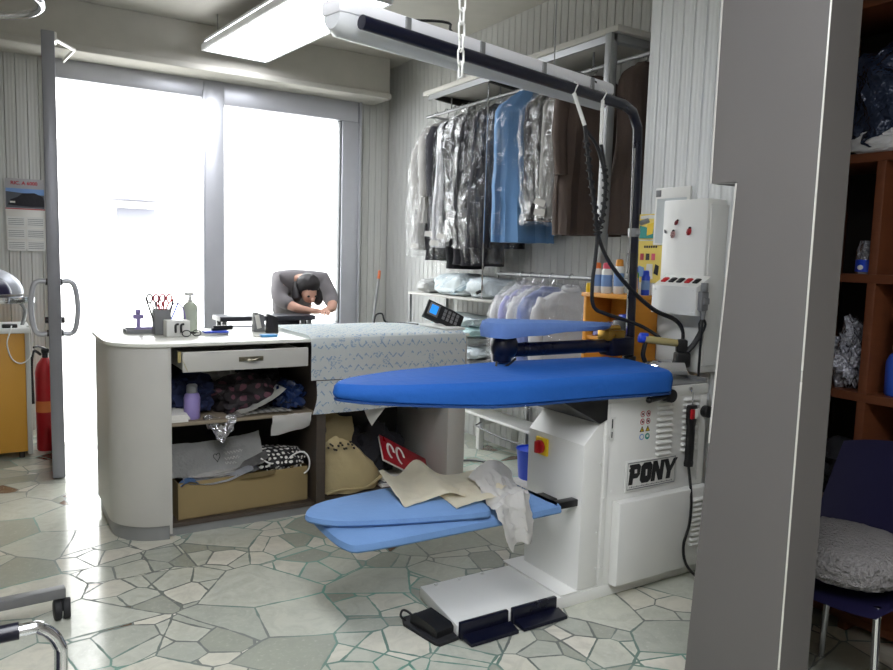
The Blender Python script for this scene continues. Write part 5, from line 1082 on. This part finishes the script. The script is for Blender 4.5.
# left in the picture: arm down to the table; right: arm raised, elbow out
V += [((px-.16, py-.21, 1.195), .048), ((px-.215, py-.32, 1.06), .050), ((px-.10, py-.47, 1.00), .040), ((px+.00, py-.50, .985), .028)]; n = len(V); E += [(3, n-4), (n-4, n-3), (n-3, n-2), (n-2, n-1)]
hand(V, E, (px+.00, py-.50, .985), n-1, (.9, -.35, -.05), 1, 1, .5)
V += [((px+.18, py-.21, 1.195), .048), ((px+.26, py-.30, 1.06), .052), ((px+.21, py-.44, 1.0), .040), ((px+.12, py-.50, .985), .028)]; n = len(V); E += [(3, n-4), (n-4, n-3), (n-3, n-2), (n-2, n-1)]
hand(V, E, (px+.12, py-.50, .985), n-1, (-.35, -.9, -.05), 1, -1, .5)
for s in (-1, 1):
    V += [((px+s*.10, py, .78), .085), ((px+s*.11, py-.03, .48), .062), ((px+s*.11, py+.02, .10), .043), ((px+s*.115, py-.08, .035), (.042, .03)), ((px+s*.12, py-.17, .028), (.036, .024))]; n = len(V); E += [(0, n-5)]+[(n-5+k, n-4+k) for k in range(4)]
p = skin('person', V, E, W['skin'])
tag(p, 'person with dark hair and a grey top bending over the dark console by the window', 'person')
cl = [((px, py, .84), (.205, .165)), ((px, py-.03, 1.05), (.18, .145)), ((px+.005, py-.12, 1.20), (.19, .15)), ((px+.01, py-.24, 1.258), (.19, .14)), ((px+.01, py-.31, 1.245), .085),
      ((px-.17, py-.22, 1.225), .098), ((px-.215, py-.315, 1.07), .072), ((px-.135, py-.42, 1.022), .056), ((px+.19, py-.22, 1.225), .098), ((px+.26, py-.295, 1.07), .074), ((px+.225, py-.39, 1.022), .058)]
skin('sweater', cl, [(0, 1), (1, 2), (2, 3), (3, 4), (3, 5), (5, 6), (6, 7), (3, 8), (8, 9), (9, 10)], W['sweater'], p)
cl = [((px, py, .90), (.175, .14)), ((px, py, 1.0), (.15, .12))]; E2 = [(0, 1)]
for s in (-1, 1):
    cl += [((px+s*.10, py, .78), .125), ((px+s*.11, py-.03, .48), .078), ((px+s*.11, py+.02, .12), .064)]; n = len(cl); E2 += [(0, n-3), (n-3, n-2), (n-2, n-1)]
skin('trousers', cl, E2, W['trousers'], p)
for s in (-1, 1): skin('shoe', [((px+s*.11, py+.03, .05), (.045, .045)), ((px+s*.115, py-.08, .045), (.046, .04)), ((px+s*.12, py-.18, .035), (.04, .03))], [(0, 1), (1, 2)], W['black'], p)
b = B(); b.ball((px+.005, py-.395, 1.195), (.098, .108, .10), 4, .06, 8, 3)
for v in b.bm.verts:
    if v.co.y < py-.43 and v.co.z < 1.15: v.co.y = py-.43
b.tube([(px+.06, py-.33, 1.20), (px+.10, py-.37, 1.12), (px+.09, py-.41, 1.03)], [.04, .04, .02], 10, sub=3); b.tube([(px-.06, py-.33, 1.20), (px-.09, py-.37, 1.13), (px-.085, py-.40, 1.06)], [.04, .04, .02], 10, sub=3)
me_off = Vector((p.location.x, p.location.y, 0)); LOC[p.name] = me_off
b.out('hair', W['hair'], p)
b = B()
for s in (-1, 1): b.ball((px+s*.032, py-.508, 1.105), (.012, .006, .009), 2)
b.out('eye', W['ink'], p)
b = B(); b.ball((px, py-.52, 1.075), (.014, .02, .024), 2); b.ball((px, py-.49, 1.03), (.024, .008, .006), 2); b.out('nose', W['skin'], p)

# rolling stand: castor leg below, chrome hoop above
t = T('rolling_stand', 'chrome hooped rolling stand with a grey castor leg at the picture edge', 'stand', (-.25, 3.15, 0))
b = B(); M = Matrix.Translation((-.25, 3.12, .105)) @ Matrix.Rotation(rad(3), 4, 'Z')
b.box((0, -.022, -.02), (.475, .022, .02), .004, xf=M); b.box((-.475, -.022, -.02), (0, .022, .02), .004, xf=M); b.box((-.022, 0, -.02), (.022, .45, .02), .004, xf=M); b.out('base_leg', mat('grey_bar', '#6f6f70', .45, .2), t)
for x, y in ((.212, 3.145), (-.70, 3.10), (-.27, 3.54)):
    b = B(); b.cyl((x, y, .085), (x, y, .06), .008)
    for s in (-1, 1): b.cyl((x+s*.004, y-.01, .04), (x+s*.03, y-.012, .04), .04, seg=20, bev=.006)
    b.box((x-.008, y-.02, .03), (x+.008, y+.02, .075), .006); b.out('castor', W['rubber'], t)
B().cyl((-.25, 3.12, .105), (-.25, 3.12, 2.27), .018, seg=14).out('pole', W['chrome'], t)
b = B(); b.tube([(-.055+.245*math.cos(2*PI*k/40), 3.05+.245*math.sin(2*PI*k/40), 2.285) for k in range(40)], .014, 10, True); b.tube([(-.25, 3.12, 2.25), (-.27, 3.14, 2.285)], .016, 8); b.out('hoop', W['chrome'], t)
# tubular chair
t = T('tubular_chair', 'chrome tube chair with a navy arm sleeve at the bottom corner', 'chair', (-.25, 1.75, 0))
for y in (1.74, 1.28):
    s = 1; yy = y
    P = [(x_, y__, z_+.035*(z_ > .3)) for x_, y__, z_ in [(-.50, yy, .92), (-.48, yy, .62), (-.40, yy, .595), (0.02, yy, .602), (.075, yy, .597), (.108, yy, .555), (.112, yy, .48), (.10, yy, .06), (.07, yy, .018), (-.05, yy, .014), (-.45, yy, .014)]]
    b = B(); b.tube(P, .0135, 12, sub=5); b.out('frame', W['chrome'], t)
    b = B(); b.tube([(-.40, yy, .632), (-.15, yy, .637), (.035, yy, .638)], .0185, 12); b.out('arm_sleeve', W['navy'], t)
b = B(); b.box((-.47, 1.29, .43), (.03, 1.73, .47), .015); b.box((-.48, 1.27, .42), (.095, 1.288, .44)); b.box((-.48, 1.732, .42), (.095, 1.75, .44)); b.out('seat', W['navy'], t)
b = B(); b.box((-.515, 1.29, .58), (-.485, 1.73, .92), .012); b.out('backrest', W['navy'], t)

# ------------------------------------------------------------------ dark side room: shelves and chair
t = T('cubby_shelf', 'mahogany coloured cubby shelf in the dark side room', 'shelf', (3.08, 1.45, 0))
X0, X1, Y0, Y1 = 2.90, 3.28, .80, 1.93
for z in (.04, .47, .935, 1.40, 1.865, 2.45): B().box((X0, Y0, z), (X1, Y1, z+.034), .002).out('shelf', W['wood2'], t)
for y in (Y0, 1.18, 1.555, Y1-.03): B().box((X0+.004, y, 0), (X1, y+.034, 1.87 if y == 1.555 else 2.48), .002).out('upright', W['wood2'], t)
B().box((X1-.01, Y0, 0), (X1, Y1, 2.48)).out('back_panel', W['darkback'], t)
t = T('cleaning_bottle', 'blue bottle with a violet cap and red neck on the cubby shelf', 'bottle', (2.98, 1.485, .97))
b = B(); b.lathe([(.045, 0), (.05, .01), (.05, .13), (.04, .155), (.026, .17)], (2.98, 1.475, .970), 24); b.out('bottle_body', mat('deep_blue_bottle', '#2b4fae', .25), t)
b = B(); b.lathe([(.030, .168), (.032, .18), (.032, .215), (.03, .22)], (2.98, 1.475, .970), 20); b.out('neck', mat('neck_brown', '#6b625a', .5), t)
b = B(); b.lathe([(.032, .22), (.033, .235)], (2.98, 1.475, .970), 20); b.out('red_ring', W['red'], t)
b = B(); b.lathe([(.032, .235), (.034, .24), (.032, .32), (.024, .327)], (2.98, 1.475, .970), 20); b.out('cap', W['purple'], t)
t = T('jar', 'clear jar with a blue label on the cubby shelf above the silver bag', 'jar', (2.97, 1.625, 1.435))
b = B(); b.lathe([(.035, 0), (.038, .01), (.038, .09), (.03, .115), (.028, .13)], (2.965, 1.632, 1.435), 20); b.out('jar_body', W['silverbag'], t)
b = B(); b.lathe([(.0385, .008), (.0385, .055)], (2.965, 1.632, 1.435), 20); b.out('paper_label', W['blueplastic'], t)
b = B(); b.ball((2.925, 1.632, 1.46), (.004, .012, .010), 2); b.out('emblem', W['paper'], t)
heap('silver_bag', 'crumpled silver bag filling the cubby below the jar', 'bag', (3.02, 1.665, .97), (.10, .075, .15), 'silverbag', 51, .35, 6)
heap('wrapped_parcel', 'large film wrapped dark bundle lying on top shelf level of the cubbies', 'bundle', (3.08, 1.62, 1.90), (.17, .20, .24), mat('dark_wrap', '#2b3448', .15, .2, .3, 6, 1, 16, dist=.04), 55, .3, 5)
heap('wrapped_parcel', 'second dark film wrapped bundle, further along the top cubby', 'bundle', (3.08, 1.30, 1.90), (.17, .15, .25), mat('dark_wrap_two', '#333c4c', .15, .2, .3, 6, 1, 16, dist=.04), 57, .3, 5)
heap('towel_roll', 'pale towel showing at the front of the film wrapped bundle', 'towel', (2.955, 1.60, 1.90), (.055, .12, .05), 'shirt', 59, .2, 5)
heap('folded_cloth', 'dark cloth in the low cubby behind the purple chair', 'cloth', (3.08, 1.70, .505), (.14, .13, .13), 'blackcloth', 61)
t = T('shell_chair', 'purple plastic shell chair with a fluffy white seat pad', 'chair', (2.45, 1.32, 0))
def shell(u, v):
    a = (u-.5)*2
    if v < .5:
        q = v/.5; return Vector((2.22+.40*q, 1.30+a*.225*(1-.12*(1-q)), .43-.012*math.sin(q*PI)+.02*a*a-.035*(1-q)**3))
    q = (v-.5)/.5; return Vector((2.62+.05*math.sin(q*PI/2)+.05*q-.06*a*a*(1-.3*q), 1.30+a*.235*(1-.15*q*q), .43+.02*a*a+.42*q-.05*a*a*q))
b = B(); b.sheet(shell, 24, 36, .012); b.out('shell', W['purple'], t)
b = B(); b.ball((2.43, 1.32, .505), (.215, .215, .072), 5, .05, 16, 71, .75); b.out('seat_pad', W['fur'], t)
for x, y in ((2.30, 1.14), (2.30, 1.46), (2.60, 1.16), (2.60, 1.46)):
    B().cyl((x, y, .42), (x+(.03 if x > 2.4 else -.03), y+(.03 if y > 1.3 else -.03), 0), .0115, seg=10).out('leg', W['chrome'], t)
t = T('dust_bag', 'grey fuzzy bag with a chrome clasp standing beside the purple chair', 'bag', (2.32, .98, 0))
b = B(); b.lathe([(.08, 0), (.10, .03), (.10, .4), (.08, .52), (.03, .58)], (2.33, .945, 0), 24); b.jit(.02, 7, 3); b.out('bag_body', mat('grey_felt', '#77757a', .95, 0, .1, 20, .8, 80, dist=.02), t)
b = B(); b.cyl((2.31, .945, .56), (2.33, .96, .61), .02, seg=12, bev=.004); b.out('clasp', W['chrome'], t)

# ------------------------------------------------------------------ daylight, camera
w = bpy.data.worlds.new('sky'); S.world = w; w.use_nodes = True; nt = w.node_tree; nt.nodes.clear()
o = nt.nodes.new('ShaderNodeOutputWorld'); g = nt.nodes.new('ShaderNodeBackground'); g.inputs[0].default_value = (.93, .97, 1, 1); g.inputs[1].default_value = 11.0
nt.links.new(g.outputs[0], o.inputs[0])
cam = bpy.data.cameras.new('camera'); co = bpy.data.objects.new('camera', cam); COL.objects.link(co)
cam.sensor_width = 36; cam.lens = 740*36/893; cam.clip_start = .02
p_, y_, r_ = rad(5.93), rad(31.9), rad(1.64)
fw = Vector((math.sin(y_)*math.cos(p_), math.cos(y_)*math.cos(p_), -math.sin(p_))); rt = Vector((math.cos(y_), -math.sin(y_), 0)); up = rt.cross(fw)
r2 = rt*math.cos(r_)+up*math.sin(r_); u2 = up*math.cos(r_)-rt*math.sin(r_)
co.matrix_world = Matrix(((r2.x, u2.x, -fw.x, 0), (r2.y, u2.y, -fw.y, 0), (r2.z, u2.z, -fw.z, 1.45), (0, 0, 0, 1)))
S.camera = co
S.view_settings.view_transform = 'Standard'; S.view_settings.look = 'None'; S.view_settings.exposure = .34; S.view_settings.gamma = 1; S.view_settings.use_curve_mapping = False
S.cycles.max_bounces = 10; S.cycles.diffuse_bounces = 6; S.cycles.glossy_bounces = 4; S.cycles.transparent_max_bounces = 24; S.cycles.use_denoising = True
S.cycles.caustics_reflective = False; S.cycles.caustics_refractive = False; S.cycles.sample_clamp_indirect = 6
